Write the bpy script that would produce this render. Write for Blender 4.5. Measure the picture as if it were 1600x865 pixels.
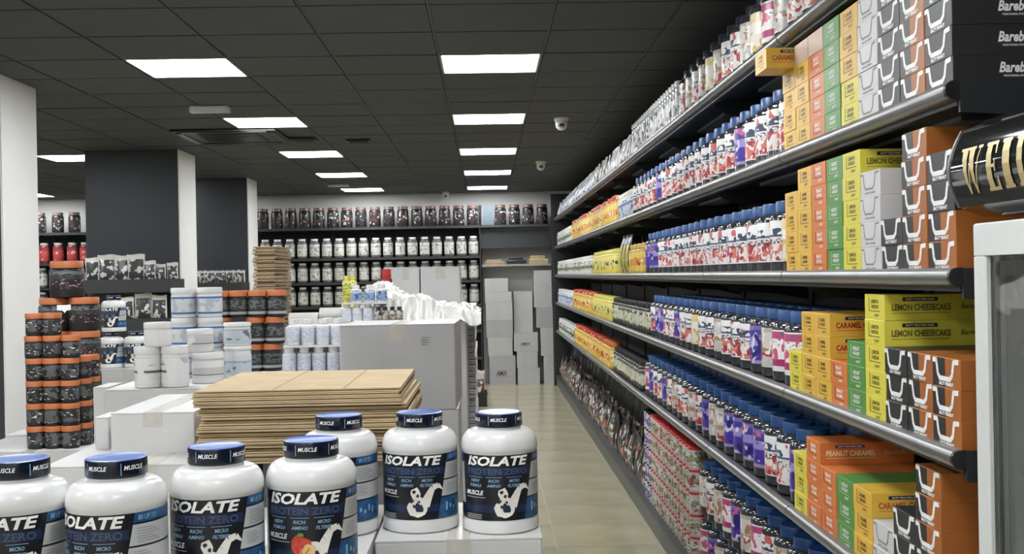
import bpy, bmesh, math, random
from mathutils import Vector, Matrix
random.seed(7)
PI = math.pi
for o in list(bpy.data.objects): bpy.data.objects.remove(o)
COL = bpy.context.scene.collection
SC = bpy.context.scene

# ------------------------------------------------------------------ camera
FPX = 1730.0; CZ = 1.63
_d = Vector((-42, 2.5, -FPX)).normalized()
_u = Vector((-0.019, 1, 0)); _u = (_u - _d * _u.dot(_d)).normalized()
_r = _d.cross(_u)
cam_d = bpy.data.cameras.new('camera'); cam = bpy.data.objects.new('camera', cam_d)
COL.objects.link(cam)
cam_d.sensor_fit = 'HORIZONTAL'; cam_d.sensor_width = 36.0
cam_d.lens = 36.0 * FPX / 1600.0
cam_d.clip_start = 0.05; cam_d.clip_end = 100
M = Matrix((_r, _d, _u))            # camera coords -> world coords
cam.matrix_world = Matrix.Translation((0, 0, CZ)) @ M.to_4x4()
SC.camera = cam

# ------------------------------------------------------------------ world, exposure
w = bpy.data.worlds.new('world'); SC.world = w; w.use_nodes = True
w.node_tree.nodes['Background'].inputs[0].default_value = (0.9, 0.95, 1, 1)
w.node_tree.nodes['Background'].inputs[1].default_value = 0.02
SC.view_settings.view_transform = 'Standard'
SC.view_settings.look = 'None'
SC.view_settings.gamma = 1.0
SC.view_settings.exposure = 0.75
LAMP = 17.0                          # strength of the ceiling panels
CEIL = 2.90

def P(px, py, Y):
    """point at depth Y seen at a pixel of the 1600x865 photograph"""
    v = M @ Vector((px - 800, 432.5 - py, -FPX))
    v = v * (Y / v.y)
    return Vector((v.x, v.y, v.z + CZ))
def PX(px, Y): return P(px, 430, Y).x

# ------------------------------------------------------------------ materials
MATS = {}
def nt(name):
    m = bpy.data.materials.new(name); m.use_nodes = True
    return m, m.node_tree.nodes, m.node_tree.links, m.node_tree.nodes['Principled BSDF']
def mat(name, col, rough=.5, metal=0, spec=.5, var=.06, scale=12, bump=0, emit=0, coat=0):
    if name in MATS: return MATS[name]
    m, N, L, B = nt(name)
    B.inputs['Roughness'].default_value = rough; B.inputs['Metallic'].default_value = metal
    B.inputs['Specular IOR Level'].default_value = spec
    if coat: B.inputs['Coat Weight'].default_value = coat
    tc = N.new('ShaderNodeTexCoord'); no = N.new('ShaderNodeTexNoise')
    no.inputs['Scale'].default_value = scale; no.inputs['Detail'].default_value = 3
    L.new(tc.outputs['Object'], no.inputs['Vector'])
    rp = N.new('ShaderNodeValToRGB')
    rp.color_ramp.elements[0].position = .3; rp.color_ramp.elements[1].position = .7
    rp.color_ramp.elements[0].color = tuple(c * (1 - var) for c in col) + (1,)
    rp.color_ramp.elements[1].color = tuple(min(1, c * (1 + var)) for c in col) + (1,)
    L.new(no.outputs['Fac'], rp.inputs['Fac']); L.new(rp.outputs['Color'], B.inputs['Base Color'])
    if bump:
        b = N.new('ShaderNodeBump'); b.inputs['Strength'].default_value = bump; b.inputs['Distance'].default_value = .01
        L.new(no.outputs['Fac'], b.inputs['Height']); L.new(b.outputs['Normal'], B.inputs['Normal'])
    if emit:
        B.inputs['Emission Color'].default_value = (.97, .99, 1, 1); B.inputs['Emission Strength'].default_value = emit
    MATS[name] = m
    return m

def print_mat(name, h, bands, blots=(), rough=.35, seed=0.0, ink=None, inkz=(0, 1)):
    """printed wrapper: colour bands up the height h, blots (colour, z0, z1, scale, threshold), small ink marks"""
    if name in MATS: return MATS[name]
    m, N, L, B = nt(name)
    B.inputs['Roughness'].default_value = rough
    tc = N.new('ShaderNodeTexCoord'); sp = N.new('ShaderNodeSeparateXYZ'); L.new(tc.outputs['Object'], sp.inputs[0])
    dv = N.new('ShaderNodeMath'); dv.operation = 'DIVIDE'; dv.inputs[1].default_value = h; L.new(sp.outputs['Z'], dv.inputs[0])
    rp = N.new('ShaderNodeValToRGB'); rp.color_ramp.interpolation = 'CONSTANT'
    e = rp.color_ramp.elements
    while len(e) < len(bands): e.new(.5)
    for i, (p, c) in enumerate(bands): e[i].position = p; e[i].color = tuple(c) + (1,)
    L.new(dv.outputs[0], rp.inputs['Fac'])
    oi = N.new('ShaderNodeObjectInfo'); mu = N.new('ShaderNodeVectorMath'); mu.operation = 'ADD'
    cx = N.new('ShaderNodeCombineXYZ'); ml = N.new('ShaderNodeMath'); ml.operation = 'MULTIPLY'; ml.inputs[1].default_value = 7.0
    L.new(oi.outputs['Random'], ml.inputs[0]); L.new(ml.outputs[0], cx.inputs[0])
    L.new(tc.outputs['Object'], mu.inputs[0]); L.new(cx.outputs[0], mu.inputs[1])
    cur = rp.outputs['Color']
    bl = list(blots)
    if ink: bl.append((ink, inkz[0], inkz[1], 70, .56))
    for i, (c, z0, z1, sc, th) in enumerate(bl):
        no = N.new('ShaderNodeTexNoise'); no.inputs['Scale'].default_value = sc; no.inputs['Detail'].default_value = 1
        sv = N.new('ShaderNodeVectorMath'); sv.operation = 'MULTIPLY'; sv.inputs[1].default_value = (1, 1, 2.4 if sc > 38 else 1.0)
        L.new(mu.outputs[0], sv.inputs[0]); L.new(sv.outputs[0], no.inputs['Vector'])
        gt = N.new('ShaderNodeMath'); gt.operation = 'GREATER_THAN'; gt.inputs[1].default_value = th; L.new(no.outputs['Fac'], gt.inputs[0])
        a = N.new('ShaderNodeMath'); a.operation = 'GREATER_THAN'; a.inputs[1].default_value = z0; L.new(dv.outputs[0], a.inputs[0])
        b = N.new('ShaderNodeMath'); b.operation = 'LESS_THAN'; b.inputs[1].default_value = z1; L.new(dv.outputs[0], b.inputs[0])
        m1 = N.new('ShaderNodeMath'); m1.operation = 'MULTIPLY'; L.new(a.outputs[0], m1.inputs[0]); L.new(b.outputs[0], m1.inputs[1])
        m2 = N.new('ShaderNodeMath'); m2.operation = 'MULTIPLY'; L.new(m1.outputs[0], m2.inputs[0]); L.new(gt.outputs[0], m2.inputs[1])
        mx = N.new('ShaderNodeMix'); mx.data_type = 'RGBA'; mx.inputs[7].default_value = tuple(c) + (1,)
        L.new(m2.outputs[0], mx.inputs[0]); L.new(cur, mx.inputs[6]); cur = mx.outputs[2]
    L.new(cur, B.inputs['Base Color'])
    MATS[name] = m
    return m

def pouch_mat(name, w, h, edge, mid, art, art2=None):
    if name in MATS: return MATS[name]
    m, N, L, B = nt(name); B.inputs['Roughness'].default_value = .3
    tc = N.new('ShaderNodeTexCoord'); sp = N.new('ShaderNodeSeparateXYZ'); L.new(tc.outputs['Object'], sp.inputs[0])
    ab = N.new('ShaderNodeMath'); ab.operation = 'ABSOLUTE'; L.new(sp.outputs['X'], ab.inputs[0])
    a = N.new('ShaderNodeMath'); a.operation = 'LESS_THAN'; a.inputs[1].default_value = w * .36; L.new(ab.outputs[0], a.inputs[0])
    b = N.new('ShaderNodeMath'); b.operation = 'LESS_THAN'; b.inputs[1].default_value = h * .8; L.new(sp.outputs['Z'], b.inputs[0])
    c = N.new('ShaderNodeMath'); c.operation = 'MULTIPLY'; L.new(a.outputs[0], c.inputs[0]); L.new(b.outputs[0], c.inputs[1])
    mx = N.new('ShaderNodeMix'); mx.data_type = 'RGBA'; mx.inputs[6].default_value = tuple(edge) + (1,); mx.inputs[7].default_value = tuple(mid) + (1,)
    L.new(c.outputs[0], mx.inputs[0]); cur = mx.outputs[2]
    oi = N.new('ShaderNodeObjectInfo'); ad = N.new('ShaderNodeVectorMath'); ad.operation = 'ADD'
    L.new(tc.outputs['Object'], ad.inputs[0]); L.new(oi.outputs['Random'], ad.inputs[1])
    for k, (colr, sc, th) in enumerate([(art, 22, .57)] + ([(art2, 16, .6)] if art2 else [])):
        no = N.new('ShaderNodeTexNoise'); no.inputs['Scale'].default_value = sc; no.inputs['Detail'].default_value = 1
        L.new(ad.outputs[0], no.inputs['Vector'])
        g = N.new('ShaderNodeMath'); g.operation = 'GREATER_THAN'; g.inputs[1].default_value = th; L.new(no.outputs['Fac'], g.inputs[0])
        g2 = N.new('ShaderNodeMath'); g2.operation = 'MULTIPLY'; L.new(g.outputs[0], g2.inputs[0]); L.new(c.outputs[0], g2.inputs[1])
        m2 = N.new('ShaderNodeMix'); m2.data_type = 'RGBA'; m2.inputs[7].default_value = tuple(colr) + (1,)
        L.new(g2.outputs[0], m2.inputs[0]); L.new(cur, m2.inputs[6]); cur = m2.outputs[2]
    L.new(cur, B.inputs['Base Color'])
    MATS[name] = m
    return m

# ------------------------------------------------------------------ mesh builder
class MB:
    def __init__(s): s.v = []; s.f = []; s.m = []; s.mats = []
    def mi(s, m):
        if m not in s.mats: s.mats.append(m)
        return s.mats.index(m)
    def box(s, x0, x1, y0, y1, z0, z1, m, ch=0, top=None):
        k = s.mi(m); n = len(s.v)
        if ch <= 0:
            s.v += [(x0,y0,z0),(x1,y0,z0),(x1,y1,z0),(x0,y1,z0),(x0,y0,z1),(x1,y0,z1),(x1,y1,z1),(x0,y1,z1)]
            fs = [(0,3,2,1),(4,5,6,7),(0,1,5,4),(1,2,6,5),(2,3,7,6),(3,0,4,7)]
        else:                                    # chamfered vertical and top edges
            def ring(i, z):
                a, b, c, d = x0+i, x1-i, y0+i, y1-i
                return [(a+ch,c,z),(b-ch,c,z),(b,c+ch,z),(b,d-ch,z),(b-ch,d,z),(a+ch,d,z),(a,d-ch,z),(a,c+ch,z)]
            s.v += ring(0, z0) + ring(0, z1-ch) + ring(ch*.7, z1)
            fs = [tuple(range(7,-1,-1)), tuple(range(16,24))]
            for r in (0, 8):
                for i in range(8):
                    j = (i+1) % 8; fs.append((r+i, r+j, r+8+j, r+8+i))
        for f in fs: s.f.append(tuple(n+i for i in f)); s.m.append(k)
        return s
    def lathe(s, prof, seg, mats, c=(0,0,0), cap0=True, cap1=True):
        """prof: list of (r,z); mats: one material or one per ring"""
        n = len(s.v)
        for (r, z) in prof:
            for i in range(seg):
                a = 2*PI*i/seg; s.v.append((c[0]+r*math.cos(a), c[1]+r*math.sin(a), c[2]+z))
        for q in range(len(prof)-1):
            k = s.mi(mats[q] if isinstance(mats, list) else mats)
            for i in range(seg):
                j = (i+1) % seg
                s.f.append((n+q*seg+i, n+q*seg+j, n+(q+1)*seg+j, n+(q+1)*seg+i)); s.m.append(k)
        if cap0: s.f.append(tuple(n+i for i in range(seg-1,-1,-1))); s.m.append(s.mi(mats[0] if isinstance(mats, list) else mats))
        if cap1:
            b = n+(len(prof)-1)*seg
            s.f.append(tuple(b+i for i in range(seg))); s.m.append(s.mi(mats[-1] if isinstance(mats, list) else mats))
        return s
    def grid(s, fn, nu, nv, m):
        k = s.mi(m); n = len(s.v)
        for j in range(nv+1):
            for i in range(nu+1): s.v.append(tuple(fn(i/nu, j/nv)))
        for j in range(nv):
            for i in range(nu):
                a = n+j*(nu+1)+i; s.f.append((a, a+1, a+nu+2, a+nu+1)); s.m.append(k)
        return s
    def poly(s, pts, m):
        n = len(s.v); s.v += [tuple(p) for p in pts]; s.f.append(tuple(range(n, n+len(pts)))); s.m.append(s.mi(m)); return s
    def prism(s, prof, y0, y1, m, ax='y'):
        """closed profile (a,b) swept along an axis; ax y: (x,z) profile"""
        n = len(s.v); q = len(prof); k = s.mi(m)
        for y in (y0, y1):
            for a, b in prof: s.v.append((a, y, b) if ax == 'y' else ((y, a, b) if ax == 'x' else (a, b, y)))
        for i in range(q):
            j = (i+1) % q; s.f.append((n+i, n+j, n+q+j, n+q+i)); s.m.append(k)
        s.f.append(tuple(n+i for i in range(q-1,-1,-1))); s.m.append(k)
        s.f.append(tuple(n+q+i for i in range(q))); s.m.append(k)
        return s
    def text(s, txt, fn, w, h, m, shear=0, bold=0, x0=0, y0=0):
        """lettering fitted to a w x h box centred on (x0,y0), mapped to the surface by fn(u,v)"""
        V, F = text_geo(txt, shear, bold)
        n = len(s.v); k = s.mi(m)
        for (a, b) in V: s.v.append(tuple(fn(x0 + (a-.5)*w, y0 + (b-.5)*h)))
        for f in F: s.f.append(tuple(n+i for i in f)); s.m.append(k)
        return s
    def build(s, name, parent=None, smooth=True, loc=None, flip=False):
        me = bpy.data.meshes.new(name)
        me.from_pydata(s.v, [], s.f)
        for m in s.mats: me.materials.append(m)
        me.polygons.foreach_set('material_index', s.m)
        if smooth:
            me.polygons.foreach_set('use_smooth', [True]*len(s.f))
            try: me.set_sharp_from_angle(angle=math.radians(35))
            except Exception: pass
        me.validate(); me.update()
        bm = bmesh.new(); bm.from_mesh(me)
        if flip: bmesh.ops.recalc_face_normals(bm, faces=bm.faces)
        bm.to_mesh(me); bm.free()
        o = bpy.data.objects.new(name, me); COL.objects.link(o)
        if parent: o.parent = parent
        if loc: o.location = loc
        return o

_TG = {}
def text_geo(txt, shear, bold):
    key = (txt, shear, bold)
    if key in _TG: return _TG[key]
    c = bpy.data.curves.new('t', 'FONT'); c.body = txt; c.size = 1; c.shear = shear; c.offset = bold
    c.resolution_u = 2
    ob = bpy.data.objects.new('t', c); COL.objects.link(ob)
    bpy.context.view_layer.update()
    me = bpy.data.meshes.new_from_object(ob)
    V = [(v.co.x, v.co.y) for v in me.vertices]; F = [tuple(p.vertices) for p in me.polygons]
    bpy.data.objects.remove(ob); bpy.data.curves.remove(c); bpy.data.meshes.remove(me)
    xs = [v[0] for v in V]; ys = [v[1] for v in V]
    ax, bx, ay, by = min(xs), max(xs), min(ys), max(ys)
    V = [((x-ax)/(bx-ax), (y-ay)/(by-ay)) for x, y in V]
    _TG[key] = (V, F)
    return _TG[key]

def tag(o, label=None, cat=None, group=None, kind=None):
    if label: o['label'] = label
    if cat: o['category'] = cat
    if group: o['group'] = group
    if kind: o['kind'] = kind
    return o
def empty(name, loc=(0,0,0), rz=0):
    o = bpy.data.objects.new(name, None); COL.objects.link(o); o.location = loc; o.rotation_euler.z = rz
    o.empty_display_size = .05
    return o
KIDS = {}
def kids(o):
    return KIDS[o.name] if o.name in KIDS else list(o.children)
def copy_tree(o, parent=None):
    c = o.copy(); COL.objects.link(c)
    if parent: c.parent = parent
    for ch in kids(o): copy_tree(ch, c)
    return c
PROTO = {}
def place(key, builder, loc, rz, label, cat, group=None, sc=None, lean=None):
    """the first call builds the thing, later calls copy it with all of its parts"""
    if key not in PROTO:
        o = builder(); PROTO[key] = o
        for q in [o] + list(o.children_recursive): KIDS[q.name] = list(q.children)
    else:
        o = copy_tree(PROTO[key])
    o.location = loc; o.rotation_euler = (lean or 0, 0, rz)
    if sc: o.scale = (sc, sc, sc) if not isinstance(sc, tuple) else sc
    for k in ('group',):
        if k in o: del o[k]
    tag(o, label, cat, group)
    return o
ORD = 'nearest second third fourth fifth sixth seventh eighth ninth tenth eleventh twelfth thirteenth fourteenth fifteenth sixteenth seventeenth eighteenth nineteenth twentieth twenty-first twenty-second twenty-third twenty-fourth twenty-fifth twenty-sixth twenty-seventh twenty-eighth twenty-ninth thirtieth'.split()
TENS = {3:'thirty', 4:'forty', 5:'fifty', 6:'sixty'}
UN = 'first second third fourth fifth sixth seventh eighth ninth'.split()
def nth(i, first='first'):
    if i == 0: return first
    if i < 30: return ORD[i]
    n = i+1
    if n % 10 == 0: return TENS[n//10][:-1] + 'ieth'
    return TENS[n//10] + '-' + UN[n % 10 - 1]

# palette
WHITE = mat('white_plastic', (.66,.66,.655), .22, spec=.6, var=.02)
CART = mat('white_carton', (.54,.54,.535), .6, var=.04, scale=6)
CARTG = mat('grey_carton', (.44,.44,.45), .6, var=.04, scale=6)
TAPE = mat('packing_tape', (.50,.48,.43), .25, var=.08, scale=30)
INKG = mat('grey_print', (.25,.25,.26), .6)
KRAFT = mat('kraft_board', (.46,.345,.20), .75, var=.10, scale=9)
KRAFTD = mat('kraft_board_dark', (.30,.215,.12), .8, var=.12, scale=14)
BLACK = mat('black_plastic', (.012,.012,.014), .3)
RACK = mat('dark_powder_coat', (.018,.02,.022), .45)
RAIL = mat('grey_metal_rail', (.25,.25,.25), .3, metal=.75, var=.05)
NAVY = mat('navy_plastic', (.004,.007,.020), .2)
BLUE = mat('blue_lid_plastic', (.016,.075,.24), .35, var=.08, scale=30)
BLUEL = mat('blue_lid_top', (.045,.11,.36), .3)
ORANGE = mat('orange_lid_plastic', (.50,.155,.055), .4)
REDM = mat('red_plastic', (.5,.03,.03), .35)
GOLD = mat('gold_lettering', (.52,.42,.20), .35, metal=.35)
WINK = mat('white_print', (.85,.85,.84), .4)
BINK = mat('black_print', (.02,.02,.022), .4)

# ================================================================== THE SETTING
X0, X1, Y0, Y1 = -8.65, 1.62, -3.6, 16.95
def struct(name, mb, smooth=False):
    o = mb.build(name, smooth=smooth); o['kind'] = 'structure'; return o

# floor
FL = mat('polished_stone', (.42,.385,.265), .18, var=.14, scale=2.2, spec=.55)
GROUT = mat('floor_joint', (.36,.33,.25), .6)
fl = struct('floor', MB().box(X0-.1, X1+.1, Y0-.1, Y1+.1, -.1, -.003, GROUT))
FT = .6
tm = MB().box(.002, FT-.002, .002, FT-.002, -.003, 0, FL)
first = None; rest = MB()
nx = int((X1-X0)/FT)+1; ny = int((Y1-Y0)/FT)+1
for j in range(ny):
    for i in range(nx):
        x = X1-.62+.0-(i)*FT; y = Y0+j*FT
        if x < X0-.3: continue
        if x > -3.0 and y > 2.2 and x < 1.1:
            if first is None: first = tm.build('floor_tile', fl, smooth=False); o = first
            else: o = first.copy(); COL.objects.link(o)
            o.location = (x, y, 0)
        else:
            rest.box(x+.002, x+FT-.002, y+.002, y+FT-.002, -.003, 0, FL)
rest.box(X1-.02, X1+.1, Y0, Y1, -.003, 0, FL)
o = rest.build('floor_tiling', fl, smooth=False); o['kind'] = 'stuff'
# floor socket cover
c = P(930, 766, 5.25); Yc = 5.28
fb = MB().box(-.11,.11,-.07,.07,0,.003,mat('brushed_cover', (.36,.33,.27), .35, metal=.2))
o = fb.build('floor_socket_cover', smooth=False); o.location = (c.x, Yc-.15, 0)
fr = MB()
for a in ((-.122,.122,-.082,-.07),(-.122,.122,.07,.082),(-.122,-.11,-.07,.07),(.11,.122,-.07,.07)): fr.box(*a, 0, .004, mat('cover_rim', (.16,.15,.13), .4, metal=.4))
fr.build('rim', o, smooth=False)
tag(o, 'flat rectangular metal floor socket cover set in the aisle floor', 'floor socket')

# ceiling grid
CT = mat('ceiling_panel', (.046,.055,.060), .75, var=.07, scale=5, bump=.05)
CTB = mat('ceiling_void', (.006,.006,.007), .9)
CBAR = mat('ceiling_bar', (.012,.012,.013), .5)
ce = struct('ceiling', MB().box(X0-.1, X1+.1, Y0-.1, Y1+.1, CEIL+.03, CEIL+.12, CTB))
TX, TY = .6, .588; GX, GY = -.245, 6.36
light_cells = set()
for cx in (0, -3, -7, -11):
    for cy in range(-16, 20, 4): light_cells.add((cx, cy))
bars = MB()
imin, imax = -14, 3; jmin, jmax = -17, 18
for i in range(imin, imax+1): bars.box(GX+i*TX-.006, GX+i*TX+.006, Y0, Y1, CEIL+.004, CEIL+.03, CBAR)
for j in range(jmin, jmax+1):
    y = GY+j*TY
    if Y0 < y < Y1: bars.box(X0, X1, y-.006, y+.006, CEIL+.004, CEIL+.03, CBAR)
bars.build('ceiling_grid_bars', ce, smooth=False)
cells = [(i, j) for i in range(imin, imax+1) for j in range(jmin, jmax+1) if (i, j) not in light_cells]
def inview(i, j):
    y = GY+(j+.5)*TY; x = GX+(i+.5)*TX
    if y < 3.9: return False
    px = 758 + x/y*FPX
    return -150 < px < 1300
vis = sorted([c for c in cells if inview(*c)], key=lambda c: c[1])[:300]; visS = set(vis)
cm = MB().box(.009, TX-.009, .009, TY-.009, 0, .02, CT)
first = None; rest = MB()
for (i, j) in cells:
    xa = GX+i*TX; ya = GY+j*TY
    if ya+TY > Y1 or ya < Y0: 
        continue
    if (i, j) in visS:
        if first is None: first = cm.build('ceiling_tile', ce, smooth=False); o = first
        else: o = first.copy(); COL.objects.link(o)
        o.location = (xa, ya, CEIL + random.uniform(-.0015, .0015))
    else: rest.box(xa+.009, min(X1, xa+TX-.009), ya+.009, ya+TY-.009, CEIL, CEIL+.02, CT)
o = rest.build('ceiling_tiling', ce, smooth=False); o['kind'] = 'stuff'

# ceiling lights
DIFF = mat('light_diffuser', (.9,.9,.9), .5, emit=LAMP)
LFR = mat('light_frame', (.35,.36,.36), .35, metal=.2)
def b_light():
    r = empty('ceiling_light'); f = MB(); t = .012; a, b = TX/2-.006, TY/2-.006
    f.box(-a,a,-b,-b+t,-.004,.02,LFR); f.box(-a,a,b-t,b,-.004,.02,LFR); f.box(-a,-a+t,-b+t,b-t,-.004,.02,LFR); f.box(a-t,a,-b+t,b-t,-.004,.02,LFR)
    f.build('frame', r, smooth=False)
    MB().box(-a+t,a-t,-b+t,b-t,0,.016,DIFF).build('diffuser', r, smooth=False)
    return r
cname = {0:'column above the aisle', -3:'second column left of the aisle', -7:'third column left of the aisle', -11:'far left column'}
for cx in (0, -3, -7, -11):
    k = 0
    for cy in range(-16, 20, 4):
        x = GX+(cx+.5)*TX; y = GY+(cy+.5)*TY
        if y+.3 > Y1 or y-.3 < Y0: continue
        if y < 5:
            lab = 'unseen square ceiling light panel outside the photo'; g = 'ceiling lights outside the frame'
        else:
            lab = 'lit square ceiling panel, %s in the %s' % (nth(k, 'nearest'), cname[cx]); g = 'ceiling lights'; k += 1
        place('light', b_light, (x, y, CEIL), 0, lab, 'ceiling light', g)

# walls
WW = mat('white_wall_paint', (.74,.74,.73), .7, var=.03, scale=2)
WD = mat('dark_wall_paint', (.03,.033,.036), .6)
struct('wall_back', MB().box(X0-.1, X1+.1, Y1, Y1+.1, 0, CEIL+.02, WW))
struct('wall_right', MB().box(X1, X1+.1, Y0, Y1, 0, CEIL+.02, WD))
struct('wall_left', MB().box(X0-.1, X0, Y0, Y1, 0, CEIL+.02, mat('grey_wall_paint', (.30,.31,.32), .7)))
struct('wall_front', MB().box(X0-.1, X1+.1, Y0-.1, Y0, 0, CEIL+.02, WW))

# columns: white flanks, slate fronts
SLATE = mat('slate_column_paint', (.030,.035,.044), .5, var=.05, scale=3)
cw = [('front left column with white flank at the photo edge', 6.75, 7.28), ('middle column with slate front and white flank', 10.75, 11.35), ('farthest column with slate front and white flank', 13.85, 14.4)]
for lab, ya, yb in cw:
    o = empty('column', (-2.93-.45+(.03 if ya < 8 else 0), (ya+yb)/2, 0))
    d = (yb-ya)/2
    MB().box(-.45, .438, -d, d, 0, CEIL, SLATE).build('slate_cladding', o, smooth=False)
    MB().box(.438, .45, -d, d, 0, CEIL, WW).build('white_flank', o, smooth=False)
    tag(o, lab, 'column', 'store columns')

# ================================================================== RIGHT RACK
RX = 1.04; RB = 1.53; RY0, RY1 = 2.42, 16.17; NM = 10; ML = (RY1-RY0)/NM
ZL = [2.41, 2.0, 1.588, 1.185, .775]; ST = [z+.032 for z in ZL]; BASE = .15
rack = empty('shelving_rack', (RX+.2, RY0, 0))
def rk(mb, name, parent=rack, smooth=False, loc=None):
    o = mb.build(name, parent, smooth=smooth)
    if parent is rack:
        o.location = Vector(loc or (0,0,0)) - rack.location
    return o
REFL = mat('under_shelf_reflection', (.24,.25,.26), .4, metal=.3)  # pale strips painted in for ceiling light reflected on the shelf undersides
def rail_prof(z):
    pr = [(RX+.012, z-.002)]
    for k in range(9):
        a = -PI/2 + PI*k/8
        pr.append((RX-.003 - .018*math.cos(a), z+.019+.0205*math.sin(a)))
    pr += [(RX+.012, z+.0395)]
    return pr[::-1]
sh0 = None
for li, z in enumerate(ZL):
    for k in range(NM):
        y = RY0+k*ML
        if sh0 is None:
            s_ = MB(); s_.box(RX+.005, RB, .003, ML-.003, .010, .032, RACK)
            s_.box(RX+.01, RX+.03, .003, ML-.003, -.014, .010, RACK)
            sh0 = s_.build('shelf', rack, smooth=False)
            r_ = MB(); r_.prism(rail_prof(0), .004, ML-.004, RAIL); r_.build('price_rail', sh0)
            MB().prism([(RX+.03,.01),(RB-.01,.01),(RB-.01,-.10),(RX+.34,-.07),(RX+.20,-.058),(RX+.13,-.055),(RX+.08,-.03)], -.0025+.004, .0045, RACK).build('bracket', sh0, smooth=False)
            MB().box(RX+.17, RX+.30, .35, ML-.35, -.002, .010, REFL).build('reflection_strip', sh0, smooth=False)
            KIDS[sh0.name] = list(sh0.children); o = sh0
        else:
            o = copy_tree(sh0, rack)
        o.location = Vector((0, y, z)) - rack.location
# end caps of the rails, end panel, uprights, back panels, plinth
for li, z in enumerate(ZL):
    m = MB(); m.prism(rail_prof(z), RY0-.008, RY0+.003, BLACK); m.prism([(RX+.012,z-.03),(RB,z-.06),(RB,z+.03),(RX+.012,z+.038)], RY0-.008, RY0+.001, RACK); rk(m, 'end_cap')
for k in range(NM+1):
    y = RY0+k*ML
    rk(MB().box(RB, RB+.05, y-.02, y+.02, 0, 2.86, RACK), 'upright')
for k in range(NM):
    y = RY0+k*ML
    rk(MB().box(RB+.012, RB+.03, y+.021, y+ML-.021, BASE, 2.85, mat('rack_back_panel', (.075,.078,.082), .5)), 'back_panel')
    m = MB(); m.box(RX-.02, RB, y+.002, y+ML-.002, 0, BASE-.02, mat('plinth_metal', (.115,.12,.115), .45, metal=.2)); m.box(RX-.035, RB, y+.002, y+ML-.002, BASE-.02, BASE, mat('base_shelf_metal', (.05,.052,.052), .45))
    rk(m, 'base_shelf')
# far end frame with slotted edge
m = MB(); m.box(RX-.06, RX-.02, RY1+.004, RY1+.034, 0, 2.80, RACK); m.box(RX-.02, RB, RY1+.004, RY1+.02, 0, 2.80, RACK)
slot = mat('slot_hole', (.09,.09,.095), .5)
for i in range(55): m.box(RX-.046, RX-.034, RY1+.002, RY1+.0045, .08+i*.05, .105+i*.05, slot)
rk(m, 'end_frame')
tag(rack, 'long dark metal shelving rack along the right side of the aisle', 'shelving')

# ---- jars
def lathe_jar(name, r, h, neck, lid_h, lz, body, label, lid, seg=20, lidr=None, ribs=False, shoulder=.8, lidtop=None):
    sh = h - lid_h
    z0, z1 = lz
    b = MB(); z_s = z1 + (sh-z1)*.12
    pr = [(r*.90, 0), (r, h*.025), (r, z0), (r, z_s)]
    for k in range(1, 5):
        a = PI/2*k/4; pr.append((neck + (r-neck)*math.cos(a), z_s + (sh-.006-z_s)*math.sin(a)))
    pr.append((neck, sh))
    b.lathe(pr, seg, body); o = b.build(name)
    lb = MB(); lb.lathe([(r+.0008, z0), (r+.0012, z0+.002), (r+.0012, z1-.002), (r+.0008, z1)], seg, label, cap0=False, cap1=False); lb.build('label', o)
    lr = lidr or neck*1.08
    l = MB()
    l.lathe([(lr, sh-.002), (lr, h-.004), (lr*.96, h)], seg, [lid, lid, lidtop or lid])
    l.build('lid', o)
    return o
TRANS = mat('smoky_clear_plastic', (.035,.037,.042), .10, spec=.8, var=.3, scale=40)
CLEAR = mat('clear_plastic_look', (.45,.46,.47), .12, spec=.8, var=.2, scale=30)
JL = {
 'wr': print_mat('jar_print_white_red', .265, [(0,(.75,.74,.73)),(.36,(.74,.70,.70)),(.5,(.10,.12,.17)),(.53,(.78,.78,.78))],
        [((.38,.04,.06),.17,.44,27,.50), ((.64,.20,.14),.17,.40,36,.54), ((.78,.76,.76),.15,.46,37,.60), ((.04,.06,.11),.50,.62,36,.52), ((.03,.04,.06),.40,.48,80,.54), ((.55,.12,.12),.60,.76,17,.60)]),
 'pu': print_mat('jar_print_purple', .265, [(0,(.36,.28,.48)),(.2,(.07,.04,.32)),(.42,(.30,.26,.58)),(.55,(.05,.05,.28)),(.66,(.16,.12,.42))],
        [((.62,.60,.75),.15,.75,24,.60), ((.55,.12,.25),.5,.76,30,.62), ((.02,.02,.16),.14,.6,18,.58)]),
 'be': print_mat('jar_print_beige', .265, [(0,(.52,.50,.47)),(.34,(.38,.26,.14)),(.42,(.58,.56,.53)),(.66,(.42,.37,.32))],
        [((.40,.04,.05),.16,.36,28,.60), ((.34,.20,.10),.35,.76,20,.58), ((.75,.74,.72),.14,.74,33,.6)]),
 'mg': print_mat('jar_print_magenta', .265, [(0,(.78,.76,.76)),(.22,(.42,.04,.16)),(.32,(.80,.78,.78)),(.6,(.50,.06,.18)),(.70,(.78,.75,.76))],
        [((.60,.10,.2),.3,.6,24,.56), ((.12,.12,.2),.5,.7,50,.6)]),
 'ye': print_mat('jar_print_pale_yellow', .265, [(0,(.72,.60,.28)),(.18,(.74,.70,.58)),(.4,(.80,.78,.72)),(.58,(.74,.60,.26))],
        [((.58,.44,.14),.15,.45,22,.56), ((.8,.78,.74),.5,.75,28,.6)]),
}
JD = {'wr':'white and red', 'pu':'purple', 'be':'beige', 'mg':'magenta and white', 'ye':'pale yellow'}
def jarb(v, lid=BLUE): return lambda: lathe_jar('protein_jar', .082, .265, .055, .038, (.040,.192), TRANS, JL[v], lid, lidr=.058)
SHN = ['top shelf', 'second shelf from top', 'eye-level shelf', 'fourth shelf from top', 'lowest long shelf', 'base shelf']
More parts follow.
